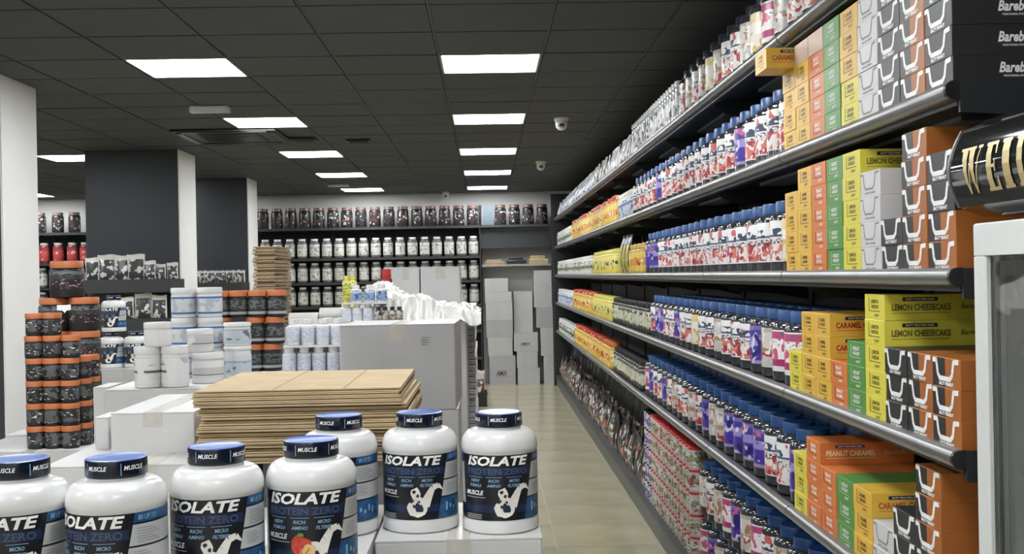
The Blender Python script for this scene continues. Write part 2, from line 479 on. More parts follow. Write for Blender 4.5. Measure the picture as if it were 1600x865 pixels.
def jar_row(li, ya, yb, pitch, seq, row=0, z=None, dx=0, extra='', hb=1):
    y = ya; k = 0
    while y < yb:
        v = seq(k) if callable(seq) else seq[k % len(seq)]
        zz = ST[li] if z is None else z
        ref = 'the bar boxes' if not extra else extra
        if row == 0: lab = 'blue-lidded %s jar, %s from %s, %s' % (JD[v], nth(k), ref, SHN[li])
        else: lab = 'blue-lidded jar in the back row, %s from %s, %s' % (nth(k), ref, SHN[li])
        place('jar'+v, jarb(v), (RX+.105+dx+random.uniform(-.004,.004), y, zz), random.uniform(-.5,.5)+PI/2, lab, 'jar', 'blue-lidded jars on the right rack')
        y += pitch; k += 1
R = random.Random(3)
def seq_mix(weights):
    ks = list(weights); ws = list(weights.values())
    return lambda k: R.choices(ks, ws)[0]
# shelf 2, 3, 4, 5
jar_row(1, 3.93, 7.85, .178, lambda k: 'wr' if k % 6 != 4 else ('pu' if k % 12 == 4 else 'wr'))
jar_row(2, 3.93, 7.45, .178, lambda k: 'ye' if k == 0 else ('wr' if k < 17 else 'pu'))
s4 = ['mg','mg','be','pu','wr','wr','wr','be','wr','wr','ye','wr','wr','pu','wr','wr','pu','pu','wr','wr','wr']
jar_row(3, 3.905, 7.15, .178, s4)
jar_row(3, 3.92, 7.15, .178, s4, row=1, dx=.18)
s5 = ['pu','wr','wr','pu','pu','pu','pu','be','be','pu','wr','be','wr','wr','be','wr','pu','wr','wr','pu','mg']
jar_row(4, 3.87, 7.45, .178, s5)
jar_row(4, 3.89, 7.45, .178, s5, row=1, dx=.18)
# base: two tiers of jars, two rows deep
s6 = ['be','wr','be','be','mg','be','be','pu','be','wr','mg','be','pu','mg']
for tier in (0, 1):
    for row in (0, 1):
        y = 3.20; k = 0
        while y < 5.55:
            v = s6[(k+tier*3) % len(s6)]
            lab = 'blue-lidded %s jar, %s before the tins, %s tier, %s row, base shelf' % (JD[v] if row == 0 else 'tall', nth(int(round((5.5-y)/.18))), ('lower','upper')[tier], ('front','back')[row])
            place('jar'+v, jarb(v), (RX+.10+row*.18, y, BASE+.265*tier), R.uniform(-.4,.4)+PI/2, lab, 'jar', 'stacked jars on the base shelf')
            y += .18; k += 1
# top shelf: jars with dark lids and blue lids, near to far
DLID = mat('dark_lid_plastic', (.02,.025,.04), .3)
def topjar(v):
    return lambda: lathe_jar('protein_jar', .082, .265, .055, .038, (.040,.192), TRANS, JL[v], DLID, lidr=.058)
y = 2.55; k = 0; st = ['be','wr','ye','pu','wr','ye','wr','wr','be','mg','ye','be','wr','wr','be','ye','be','wr']
while y < 6.0:
    v = st[k % len(st)]
    place('tjar'+v, topjar(v), (RX+.105, y, ST[0]), R.uniform(-.4,.4)+PI/2, 'dark-lidded %s jar, %s from the near end, top shelf' % (JD[v], nth(k, 'nearest')), 'jar', 'dark-lidded jars on the top shelf')
    y += .178; k += 1
# clear shakers, then pale pouches
SHL = print_mat('shaker_print', .24, [(0,(.45,.46,.47)),(.3,(.60,.60,.60)),(.62,(.30,.31,.32))], [((.06,.06,.07),.2,.7,30,.55),((.85,.85,.85),.1,.9,24,.6)])
def b_shaker():
    o = lathe_jar('shaker_bottle', .043, .23, .04, .03, (.05,.165), CLEAR, SHL, mat('pale_lid', (.62,.62,.62), .3), seg=14, lidr=.044)
    MB().lathe([(.014,.0),(.012,.022),(.008,.025)], 8, DLID, c=(.018,0,.228)).build('spout', o)
    return o
k = 0; y = 6.05
while y < 7.9:
    place('shaker', b_shaker, (RX+.06, y, ST[0]), R.uniform(-.5,.5), 'clear shaker bottle with pale cap, %s from the jars, top shelf' % nth(k), 'shaker bottle', 'clear shaker bottles on the top shelf')
    y += .098; k += 1
def b_pouch(name, w, h, t, m, mt=None, sd=1):
    rr = random.Random(sd)
    ph = [rr.uniform(0, 6) for _ in range(4)]
    def sf(side):
        def fn(u, v):
            x = (u-.5)*w*(1 - .05*math.sin(v*PI) + .02*math.sin(v*7+ph[0]))
            bulge = t*.5*(max(0, 1-(2*u-1)**4))**.7*(math.sin(min(1, v*1.08)**.6*PI)**.8 if v < .92 else 0.02)
            zz = h*v*(1+.02*math.sin(u*6+ph[1]))
            if v == 0: bulge = t*.34*(1-(2*u-1)**2)
            return (x, side*(bulge+.0012) + .012*math.sin(v*4+ph[2])*v, zz)
        return fn
    b = MB(); b.grid(sf(-1), 8, 10, m)
    n = len(b.v); b2 = MB(); g = sf(1); b.grid(lambda u, v: g(1-u, v), 8, 10, m)
    b.poly([sf(-1)(i/8, 0) for i in range(9)][::-1] + [sf(1)(1-i/8, 0) for i in range(9)][::-1], m)
    o = b.build(name)
    s2 = MB()
    s2.grid(lambda u, v: (( u-.5)*w*.98, sf(-1)(u, .95)[1]-.0015, h*(.945+.045*v)*(1+.02*math.sin(u*6+ph[1]))), 6, 1, mt or WINK)
    s2.build('seal_strip', o)
    return o
PW = pouch_mat('pouch_print_white', .15, .22, (.66,.66,.66), (.60,.60,.61), (.10,.10,.12))
PWB = pouch_mat('pouch_print_white_blue', .15, .2, (.55,.57,.62), (.62,.62,.66), (.06,.10,.40))
y = 7.98; k = 0
while y < 16.05:
    wh = y < 11.0
    place('pw'+str(wh)+str(k%2), (lambda wh=wh, k=k: b_pouch('powder_pouch', .14, .22, .06, PW if wh else PWB, sd=k)), (RX+.06+R.uniform(0,.012), y, ST[0]), -PI/2+R.uniform(-.15,.15),
          '%s standing pouch, %s past the shaker bottles, top shelf' % ('pale grey' if wh else 'white and blue', nth(k)), 'pouch', 'pouches on the top shelf')
    y += .155; k += 1
# ---- far products on shelves 2-5
def far_row(li, segs):
    for (ya, yb, pitch, key, fn, name, cat) in segs:
        y = ya; k = 0
        while y < yb:
            kk, ff, nm = key, fn, name
            if key == 'jyr':
                w3 = R.choice((0, 0, 1, 2)); kk = 'jyr%d' % w3; ff = JYR[w3]; nm = 'amber jar with %s lid' % ('red', 'orange', 'yellow')[w3]
            place(kk, ff, (RX+.075 if pitch > .13 else RX+.06, y, ST[li]), PI/2+R.uniform(-.3,.3), '%s, %s from the near side, %s' % (nm, nth(k), SHN[li]), cat, name.split(',')[0]+'s on the '+SHN[li])
            y += pitch; k += 1
YELP = print_mat('yellow_orange_print', .2, [(0,(.72,.50,.08)),(.3,(.70,.30,.05)),(.55,(.75,.55,.12)),(.8,(.6,.2,.05))], [((.75,.72,.55),.1,.7,24,.6),((.35,.05,.03),.3,.6,20,.62)])
YEL = print_mat('yellow_print', .2, [(0,(.70,.58,.12)),(.35,(.62,.60,.20)),(.6,(.72,.62,.18))], [((.05,.05,.04),.2,.6,30,.6)])
WGP = print_mat('white_green_print', .2, [(0,(.62,.62,.58)),(.3,(.20,.24,.14)),(.45,(.62,.63,.55)),(.7,(.45,.47,.30))], [((.05,.06,.05),.2,.7,36,.56)])
BWP = print_mat('black_white_print', .2, [(0,(.05,.05,.05)),(.25,(.52,.50,.42)),(.6,(.08,.08,.08)),(.7,(.4,.38,.33))], [((.6,.58,.45),.2,.75,24,.56),((.25,.3,.1),.2,.6,30,.62)])
def J(nm, r, h, neck, lid_h, lab, lid, body=WHITE): return lambda: lathe_jar(nm, r, h, neck, lid_h, (h*.1, h*.72), body, lab, lid, seg=14)
jyr = J('supplement_jar', .068, .23, .05, .035, YELP, REDM, mat('amber_body', (.5,.33,.07), .3))
AMB = mat('amber_body', (.5,.33,.07), .3)
JYR = [jyr, J('supplement_jar', .068, .225, .05, .035, YELP, mat('orange_red_lid', (.50,.13,.03), .35), AMB), J('supplement_jar', .066, .215, .05, .03, YELP, mat('amber_lid', (.62,.42,.08), .35), AMB)]
jy = J('supplement_jar', .06, .21, .046, .03, YEL, mat('yellow_lid', (.62,.58,.10), .35), mat('yellow_body', (.6,.5,.1), .3))
jw = J('supplement_jar', .05, .19, .042, .03, WGP, WHITE)
jb = J('supplement_jar', .06, .21, .046, .03, BWP, BLACK, BLACK)
jwb = J('supplement_jar', .05, .2, .04, .03, print_mat('white_blue_print', .2, [(0,(.6,.62,.66)),(.5,(.1,.2,.45)),(.6,(.66,.68,.7))], [((.1,.2,.45),.1,.7,24,.58)]), WHITE)
far_row(1, [(7.98,8.75,.13,'jwb',jwb,'white and blue bottle','bottle'), (8.85,13.4,.15,'jyr',jyr,'amber jar with red lid','jar'), (13.55,16.0,.115,'jw',jw,'white-lidded jar with dark green print','jar')])
far_row(2, [(9.02,10.9,.135,'jy',jy,'yellow jar with yellow lid','jar'), (11.05,16.0,.112,'jw',jw,'white-lidded jar with dark green print','jar')])
YP = pouch_mat('pouch_print_dark_yellow', .16, .28, (.03,.03,.03), (.35,.32,.04), (.55,.52,.2))
for k, y in enumerate((8.42, 8.62, 8.82)):
    place('yp', lambda: b_pouch('powder_pouch', .16, .3, .09, YP, BLACK, sd=4), (RX+.08, y, ST[2]), -PI/2, 'black and yellow pouch, %s beyond the amber jars, eye-level shelf' % nth(k), 'pouch', 'black and yellow pouches')
for k, y in enumerate((7.62, 7.83, 8.04, 8.22)):
    place('jyr2', J('supplement_jar', .078, .27, .05, .035, YELP, REDM, mat('amber_body', (.5,.33,.07), .3)), (RX+.1, y, ST[2]), PI/2, 'large amber jar with red lid, %s past the blue-lidded jars' % nth(k), 'jar', 'large amber jars on the eye-level shelf')
far_row(3, [(7.30,9.3,.135,'jb',jb,'black-lidded jar with pale print','jar'), (9.4,10.9,.135,'jy',jy,'yellow jar with yellow lid','jar'), (11.0,13.3,.15,'jyr',jyr,'amber jar with red lid','jar'), (13.45,16.0,.115,'jwb',jwb,'white and blue bottle','bottle')])
far_row(4, [(7.70,9.2,.135,'jb',jb,'black-lidded jar with pale print','jar'), (9.5,13.2,.15,'jyr',jyr,'amber jar with red lid','jar'), (13.4,16.0,.115,'jw',jw,'white-lidded jar with dark green print','jar')])

# ---- tins on the base shelf
TIN = print_mat('tin_print_green_white', .115, [(0,(.50,.48,.45)),(.35,(.28,.31,.16)),(.6,(.56,.54,.50))], [((.40,.04,.07),.1,.8,34,.58),((.68,.68,.66),.1,.85,24,.58),((.08,.08,.07),.15,.8,60,.62)])
TINB = print_mat('tin_print_blue_white', .115, [(0,(.62,.62,.66)),(.3,(.12,.14,.36)),(.5,(.66,.66,.70))], [((.40,.05,.12),.1,.8,40,.58),((.08,.1,.35),.1,.85,28,.56)])
def b_tin(lab, lid):
    def f():
        b = MB(); b.lathe([(.040,0),(.0415,.004),(.0415,.102),(.040,.104)], 14, lab); o = b.build('powder_tin')
        MB().lathe([(.0428,.102),(.0428,.113),(.041,.115)], 14, lid).build('lid', o); return o
    return f
TG = 0
for row in (0, 1):
    for c_ in range(18):
        for t in range(5):
            y = 5.70+c_*.0945
            bl = c_ >= 15
            lab = '%s tin, %s tier up, %s column from the jars' % ('navy-lidded blue and white' if bl else 'red-lidded green and white', nth(t, 'bottom'), nth(c_)) if row == 0 else 'tin in the back row behind the front tins, %s tier up, %s column' % (nth(t, 'bottom'), nth(c_))
            place('tin'+str(bl), b_tin(TINB if bl else TIN, NAVY if bl else REDM), (RX+.035+row*.09, y, BASE+t*.115), R.uniform(0,6), lab, 'tin', 'stacked powder tins' if row == 0 else 'tins in the hidden row')
# ---- black pouches on the base shelf
PB = pouch_mat('pouch_print_black', .2, .34, (.02,.02,.02), (.03,.03,.03), (.62,.61,.58), (.45,.10,.07))
PB2 = pouch_mat('pouch_print_black_pale', .2, .34, (.025,.025,.025), (.10,.10,.09), (.60,.60,.52), (.35,.12,.05))
y = 7.56; k = 0
while y < 16.0:
    place('pb'+str(k % 3), (lambda k=k: b_pouch('powder_pouch', .19, .33, .10, (PB, PB2, PB)[k % 3], BLACK, sd=k+20)), (RX+.06, y, BASE), -PI/2+R.uniform(-.2,.2),
          'black printed pouch, %s past the tins, front row, base shelf' % nth(k), 'pouch', 'black pouches on the base shelf', sc=R.uniform(.92,1.04))
    place('pc'+str(k % 2), (lambda k=k: b_pouch('powder_pouch', .2, .52, .13, (PB2, PB)[k % 2], BLACK, sd=k+40)), (RX+.23, y+.07, BASE), -PI/2+R.uniform(-.2,.2),
          'tall black pouch, %s past the tins, back row, base shelf' % nth(k), 'pouch', 'tall black pouches on the base shelf', sc=R.uniform(.95,1.05))
    y += .2; k += 1

# ---- snack bar boxes
CW, BH, BD = .153, .0685, .30
BXC = {'amber':(.72,.44,.06), 'lemon':(.70,.62,.07), 'orange':(.66,.19,.045), 'green':(.09,.27,.06), 'white':(.60,.60,.60), 'black':(.022,.022,.024), 'blackorange':(.36,.115,.022), 'pale':(.62,.45,.36), 'caramel':(.72,.44,.06)}
BXM = {k: mat('bar_box_'+k, v, .42, var=.05, scale=8) for k, v in BXC.items()}
FLAV = {'amber':'CARAMEL CASHEW', 'lemon':'LEMON CHEESECAKE', 'orange':'PEANUT CARAMEL', 'green':'HAZELNUT & NOUGAT', 'caramel':'CARAMEL CASHEW'}
def b_bar(kind):
    def f():
        m = BXM[kind]
        b = MB(); e = .0006
        # tray body with lid seam; front at x=0 facing -x, length along +x, width along y 0..CW
        b.box(0, BD, .0012, CW-.0012, 0, BH-.0005, m, ch=.0012)
        o = b.build('snack_bar_box', smooth=False)
        FR = lambda u, v: (-.0006, CW-u, v)          # u from the viewer's left (far side) to the right (near side)
        SD = lambda u, v: (u, .0004, v)              # long side facing the camera
        dark = kind in ('black', 'blackorange', 'white', 'pale')
        pr = MB()
        if kind in ('black', 'blackorange', 'white'):
            if kind == 'blackorange':
                pr.poly([(-.0003, CW-.001, .001), (-.0003, CW-.001, BH-.002), (-.0003, CW*.5+.008, BH-.002), (-.0003, CW*.5-.008+.012, .001)][::-1], BINK)
            ln = WINK if kind != 'white' else INKG
            # thick U-shaped opening outline
            a, t = .0, .0090
            path = [(.004,.060),(.022,.060),(.030,.030),(.040,.020),(.095,.020),(.108,.030),(.116,.060),(.140,.062)]
            for (p, q) in zip(path[:-1], path[1:]):
                d = Vector((q[0]-p[0], q[1]-p[1])); nrm = Vector((-d.y, d.x)).normalized()*t*(.62 if kind != 'white' else .28)
                dd = d.normalized()*t*.25
                pts = [(p[0]-dd.x+nrm.x, p[1]-dd.y+nrm.y), (p[0]-dd.x-nrm.x, p[1]-dd.y-nrm.y), (q[0]+dd.x-nrm.x, q[1]+dd.y-nrm.y), (q[0]+dd.x+nrm.x, q[1]+dd.y+nrm.y)]
                pr.poly([FR(*p_) for p_ in pts], ln)
            pr.text('SALTY PEANUT' if kind != 'white' else 'soft protein', FR, .078, .0085, ln, bold=.05, x0=.075, y0=.0085)
            pr.build('front_print', o, smooth=False)
        elif kind == 'pale':
            pass
        else:
            ln = mat('box_ink_'+kind, tuple(c*.16 for c in BXC[kind]) if kind != 'green' else (.5,.62,.42), .5)
            wn = ln if kind in ('amber', 'lemon', 'caramel') else WINK
            pr.poly([FR(*q) for q in ((.034,.060),(.034,.022),(.038,.022),(.038,.060))], ln)
            pr.poly([FR(*q) for q in ((.034,.024),(.120,.024),(.120,.022),(.034,.022))], ln)
            fl_ = FLAV[kind].split(' ')
            pr.text(fl_[0], FR, .056, .011, wn, bold=.03, x0=.080, y0=.049)
            pr.text(fl_[-1], FR, .056, .010, wn, bold=.03, x0=.080, y0=.035)
            pr.text('SOFT', FR, .035, .007, wn, bold=.03, x0=.095, y0=.012)
            pr.build('front_print', o, smooth=False)
        sp = MB()
        if kind in FLAV:
            dk = BINK if kind != 'orange' else mat('box_ink_violet', (.08,.03,.14), .5)
            fc = {'lemon': mat('box_ink_olive', (.16,.14,.03), .5), 'orange': mat('box_ink_cream', (.80,.68,.40), .5), 'amber': mat('box_ink_redbrown', (.45,.10,.03), .5), 'caramel': REDM, 'green': WINK}[kind]
            sp.poly([(.048,.0007,.050),(.142,.0007,.050),(.142,.0007,.060),(.048,.0007,.060)], dk)
            sp.text('SOFT PROTEIN BAR', lambda u, v: (u, .0001, v), .076, .0048, WINK, bold=.02, x0=.095, y0=.055)
            sp.text(FLAV[kind], SD, .158, .018, fc, bold=.04, x0=.098, y0=.034)
            sp.poly([(.020,.0007,.018),(.175,.0007,.018),(.175,.0007,.0195),(.020,.0007,.0195)], fc)
            sp.text('Barebells', SD, .070, .014, fc if kind == 'lemon' else mat('box_ink_soft', (.72,.42,.30), .5) if kind == 'orange' else fc, shear=.25, bold=.02, x0=.238, y0=.035)
            sp.build('side_print', o, smooth=False)
        elif kind == 'black':
            sp.text('Barebells', SD, .092, .024, WINK, shear=.25, bold=.03, x0=.150, y0=.040)
            sp.text('FUNCTIONAL FOODS', SD, .055, .0045, WINK, bold=.02, x0=.142, y0=.021)
            sp.build('side_print', o, smooth=False)
        return o
    return f
CN = {'amber':'amber', 'caramel':'amber', 'lemon':'lemon yellow', 'orange':'orange', 'green':'green', 'white':'white', 'black':'black', 'blackorange':'black and orange', 'pale':'pale orange'}
def columns(li, y0, cols):
    y = y0
    for ci, (kinds) in enumerate(cols):
        for r_, kd in enumerate(kinds):
            lab = '%s snack bar box, %s layer, %s, %s' % (CN[kd], nth(r_, 'bottom'), 'column nearest fridge' if ci == 0 else nth(ci)+' column from fridge', SHN[li])
            place('bar'+kd, b_bar(kd), (RX+.006+R.uniform(0,.004), y+R.uniform(-.001,.001), ST[li]+r_*BH), 0, lab, 'box', 'snack bar boxes on the right rack')
        y += CW+.0015
B_, O_, W_, L_, G_, R_, A_, C_ = 'black', 'blackorange', 'white', 'lemon', 'green', 'orange', 'amber', 'caramel'
columns(1, 2.440, [[B_]*5, [O_]*5, [B_]*5, [W_]*5, [L_]*2+[A_]*2+[A_], [G_]*5, [R_]*4+['pale'], [A_]*4+['pale'], [A_]*4])
columns(2, 2.440, [[O_,O_,B_,B_], [O_]*5, [B_]*2, [W_]*4, [L_]*5, [G_]*5, [R_]*5, [A_]*5, [A_]*4])
columns(3, 2.425, [[O_]*3, [O_]*3, [B_]*3, [L_]*5, [G_]*3, [R_]*2, [C_]*4, [A_]*4, [L_]*2])
columns(4, 2.545, [[O_]*5, [B_]*3, [W_]*2, [A_]*3, [G_]*3, [R_]*3, [R_]*4, [L_]*3])
place('bar'+A_, b_bar(A_), (RX-.085, 2.440+8*(CW+.0015)+.01, ST[1]+4*BH), 0, 'amber snack bar box jutting out over the aisle, second shelf from top', 'box', 'snack bar boxes on the right rack')

# ================================================================== FRIDGE
fx, fy0, fy1 = 1.04, 1.62, 2.335
fr = empty('drinks_fridge', (fx+.3, (fy0+fy1)/2, 0))
def fk(mb, name, parent=fr, smooth=False):
    o = mb.build(name, parent, smooth=smooth)
    if parent is fr: o.location = -fr.location
    return o
FW = mat('white_enamel', (.62,.64,.63), .3, var=.02)
DT = 1.722
cab = MB(); cab.box(fx+.06, X1-.02, fy0, fy0+.03, .1, DT, FW); cab.box(fx+.06, X1-.02, fy1-.03, fy1, .1, DT, FW); cab.box(X1-.05, X1-.02, fy0+.03, fy1-.03, .1, DT, FW); cab.box(fx+.06, X1-.05, fy0+.03, fy1-.03, DT-.03, DT, FW); cab.box(fx+.06, X1-.05, fy0+.03, fy1-.03, .1, .16, FW)
cab.box(fx+.08, X1-.04, fy0+.02, fy1-.02, .0, .1, BLACK)
fk(cab, 'cabinet')
df = MB(); wv = .055
df.prism([(fx,0.12),(fx+.05,0.12),(fx+.05,.18),(fx,.18)], fy0, fy1, FW)
df.box(fx, fx+.05, fy1-wv, fy1, .18, DT-.07, FW, ch=.004); df.box(fx, fx+.05, fy0, fy0+wv, .18, DT-.07, FW, ch=.004); df.box(fx, fx+.05, fy0, fy1, DT-.07, DT-.002, FW, ch=.004)
d = fk(df, 'door')
g = MB(); g.box(fx+.012, fx+.02, fy0+wv, fy1-wv, .18, DT-.07, BLACK); 
gl, N, L, B = nt('door_glass'); B.inputs['Transmission Weight'].default_value = 1; B.inputs['Roughness'].default_value = .02; B.inputs['Base Color'].default_value = (.93,.97,.96,1); B.inputs['IOR'].default_value = 1.45
g.mats[0] = gl; go = g.build('glass_pane', d, smooth=False)
gk = MB(); t = .012
for a in ((fy1-wv-t, fy1-wv, .18, DT-.07), (fy0+wv, fy0+wv+t, .18, DT-.07), (fy0+wv, fy1-wv, .18, .18+t), (fy0+wv, fy1-wv, DT-.07-t, DT-.07)): gk.box(fx+.021, fx+.03, a[0], a[1], a[2], a[3], BLACK)
gk.build('gasket', d, smooth=False)
hd = MB(); hd.box(fx-.03, fx-.018, fy0+.015, fy0+.035, .9, 1.25, RAIL, ch=.003); hd.box(fx-.02, fx, fy0+.018, fy0+.032, .91, .93, RAIL); hd.box(fx-.02, fx, fy0+.018, fy0+.032, 1.22, 1.24, RAIL); hd.build('handle', d)
FSZ = [.30, .60, .90, 1.20, 1.45]
for z in FSZ:
    m = MB()
    for i in range(16): m.box(fx+.09, X1-.06, fy0+.045+i*.041, fy0+.049+i*.041, z-.004, z, FW)
    m.box(fx+.085, fx+.092, fy0+.031, fy1-.031, z-.012, z+.012, FW); fk(m, 'wire_shelf')
# curved canopy
cp = [(fx+.30, 1.735), (fx+.03, 1.735), (fx-.005, 1.748)]
NB = 10
for i in range(NB+1):
    t = i/NB; z = 1.755+.165*t; cp.append((fx-.014-.030*math.sin(PI*(t*.92+.06))+.004*t, z))
cp += [(fx+.005, 1.932), (fx+.30, 1.945)]
GLB = mat('gloss_black_canopy', (.008,.009,.010), .07, spec=.7, coat=.6, var=.02)
m = MB(); m.prism(cp[::-1], fy0-.01, fy1+.012, GLB); can = fk(m, 'canopy', smooth=True)
def canx(z):
    t = (z-1.755)/.165; return fx-.0148-.030*math.sin(PI*(t*.92+.06))+.004*t
rimm = MB()
for (yy) in (fy1+.012, fy0-.016):
    pts = [(canx(1.755+.165*i/10)-.002, 1.755+.165*i/10) for i in range(11)]
    pr = pts + [(p[0]+.008, p[1]) for p in pts[::-1]]
    rimm.prism(pr, yy, yy+.006, RAIL)
o = rimm.build('edge_trim', can, smooth=False)
# gold serif letters, tall and flared: W E I D E R
let = MB()
def LQ(pts):
    let.poly([(canx(z)-.0015, y, z) for (y, z) in pts], GOLD)
zb, zt = 1.778, 1.874
yL = 2.288
def strokes(off, W_, quads):
    for q_ in quads:
        for k in range(4):                      # cut each stroke into slices that follow the curve
            pts = []
            for (t0, t1) in ((k/4, (k+1)/4),):
                (bl, br2, tb), (tl, tr, tt) = q_
                f = lambda t: (bl+(tl-bl)*t, br2+(tr-br2)*t, tb+(tt-tb)*t)
                l0, r0, z0 = f(t0); l1, r1, z1 = f(t1)
                pts = [(l0, z0), (r0, z0), (r1, z1), (l1, z1)]
            LQ([(yL-off-s_*W_, zb+(zt-zb)*t_) for s_, t_ in pts])
# each stroke: (left, right, height) at its foot, then at its head
strokes(0, .088, [((.30,.35,0),(.0,.30,1)), ((.33,.37,.02),(.50,.56,.95)), ((.66,.71,0),(.36,.66,1)), ((.68,.72,.02),(.93,.98,1)),
                  ((-.06,.35,.94),(-.06,.35,1)), ((.34,.72,.94),(.34,.72,1)), ((.84,1.06,.94),(.84,1.06,1))])
E_ = [((.08,.50,0),(.08,.50,1)), ((0,.95,.93),(0,.95,1)), ((0,.98,0),(0,.98,.07)), ((.45,.80,.47),(.45,.80,.54)), ((.74,.82,.38),(.74,.82,.63)), ((.86,.95,.74),(.80,.95,.94)), ((.80,.98,.06),(.90,.98,.28))]
strokes(.112, .052, E_)
strokes(.180, .038, [((.12,.88,0),(.12,.88,1)), ((0,1,.93),(0,1,1)), ((0,1,0),(0,1,.07))])
D_ = [((.08,.42,0),(.08,.42,1)), ((0,.6,.93),(0,.6,1)), ((0,.6,0),(0,.6,.07)), ((.66,1,.28),(.66,1,.72)), ((.50,.66,.0),(.66,1,.28)), ((.66,1,.72),(.50,.66,1))]
strokes(.237, .062, D_)
strokes(.318, .052, E_)
strokes(.388, .060, [((.08,.45,0),(.08,.45,1)), ((0,.6,.93),(0,.6,1)), ((0,.55,0),(0,.55,.07)), ((.65,.95,.60),(.65,.95,.85)), ((.65,.95,.85),(.5,.66,1)), ((.45,.60,.50),(.65,.95,.62)), ((.75,1.05,0),(.45,.75,.52))])
lo = let.build('lettering', can, smooth=False)
tag(fr, 'white drinks fridge with glass door and glossy black curved canopy lettered in gold', 'fridge')
# cans inside
CANM = [mat('fridge_can_%d' % i, c, .3, metal=.3) for i, c in enumerate([(.6,.62,.64), (.55,.30,.32), (.62,.60,.52)])]
FN = ['lowest', 'second lowest', 'middle', 'second highest', 'highest']
for i, z in enumerate(FSZ):
    for k in range(3):
        def bc(i=i):
            b = MB(); b.lathe([(.024,0),(.032,.008),(.032,.13),(.027,.142)], 14, CANM[i % 3]); o = b.build('drink_can'); MB().lathe([(.026,.142),(.026,.145),(.022,.1455)], 14, RAIL).build('can_lid', o); return o
        place('fc%d' % (i % 3), bc, (fx+.15, fy1-.085-k*.075, z), 0, 'pale drink can in the fridge, %s from the left, %s wire shelf' % (nth(k), FN[i]), 'can', 'drink cans in the fridge')

# ================================================================== FRONT TUBS
TR = .0940; TH = .283
LBK = mat('tub_label_black', (.008,.009,.014), .3); LBL = mat('tub_label_blue', (.02,.085,.21), .3, var=.5, scale=40); LGR = mat('tub_label_grey', (.50,.51,.52), .35, var=.05)
DBL = mat('tub_label_deep_blue', (.012,.024,.07), .3); LTB = mat('tub_label_light_blue', (.25,.42,.60), .35); CREAM = mat('cream_splash', (.80,.77,.70), .3); STRAW = mat('strawberry_red', (.55,.05,.03), .35, var=.3, scale=120); PEACH = mat('peach_yellow', (.75,.50,.20), .35)
def cyl(r): return lambda u, v: (r*math.sin(u/r), -r*math.cos(u/r), v)
def patch(mb, ul, ur, v0, v1, m, r, nv=4, nu=8):
    def fn(a, b):
        v = v0+(v1-v0)*b; l = ul(v) if callable(ul) else ul; rr_ = ur(v) if callable(ur) else ur
        return cyl(r)(l+(rr_-l)*a, v)
    mb.grid(fn, nu, nv, m)
def blob(mb, cx, cy, rx, ry, m, r, n=14, wob=0, sd=0):
    q = random.Random(sd); pts = []
    for i in range(n):
        a = 2*PI*i/n; k = 1+q.uniform(-wob, wob); pts.append(cyl(r)(cx+rx*k*math.cos(a), cy+ry*k*math.sin(a)))
    mb.poly(pts, m)
def stretch(mb): mb.v = [(a, b, .033+(c-.030)*1.20) for a, b, c in mb.v]
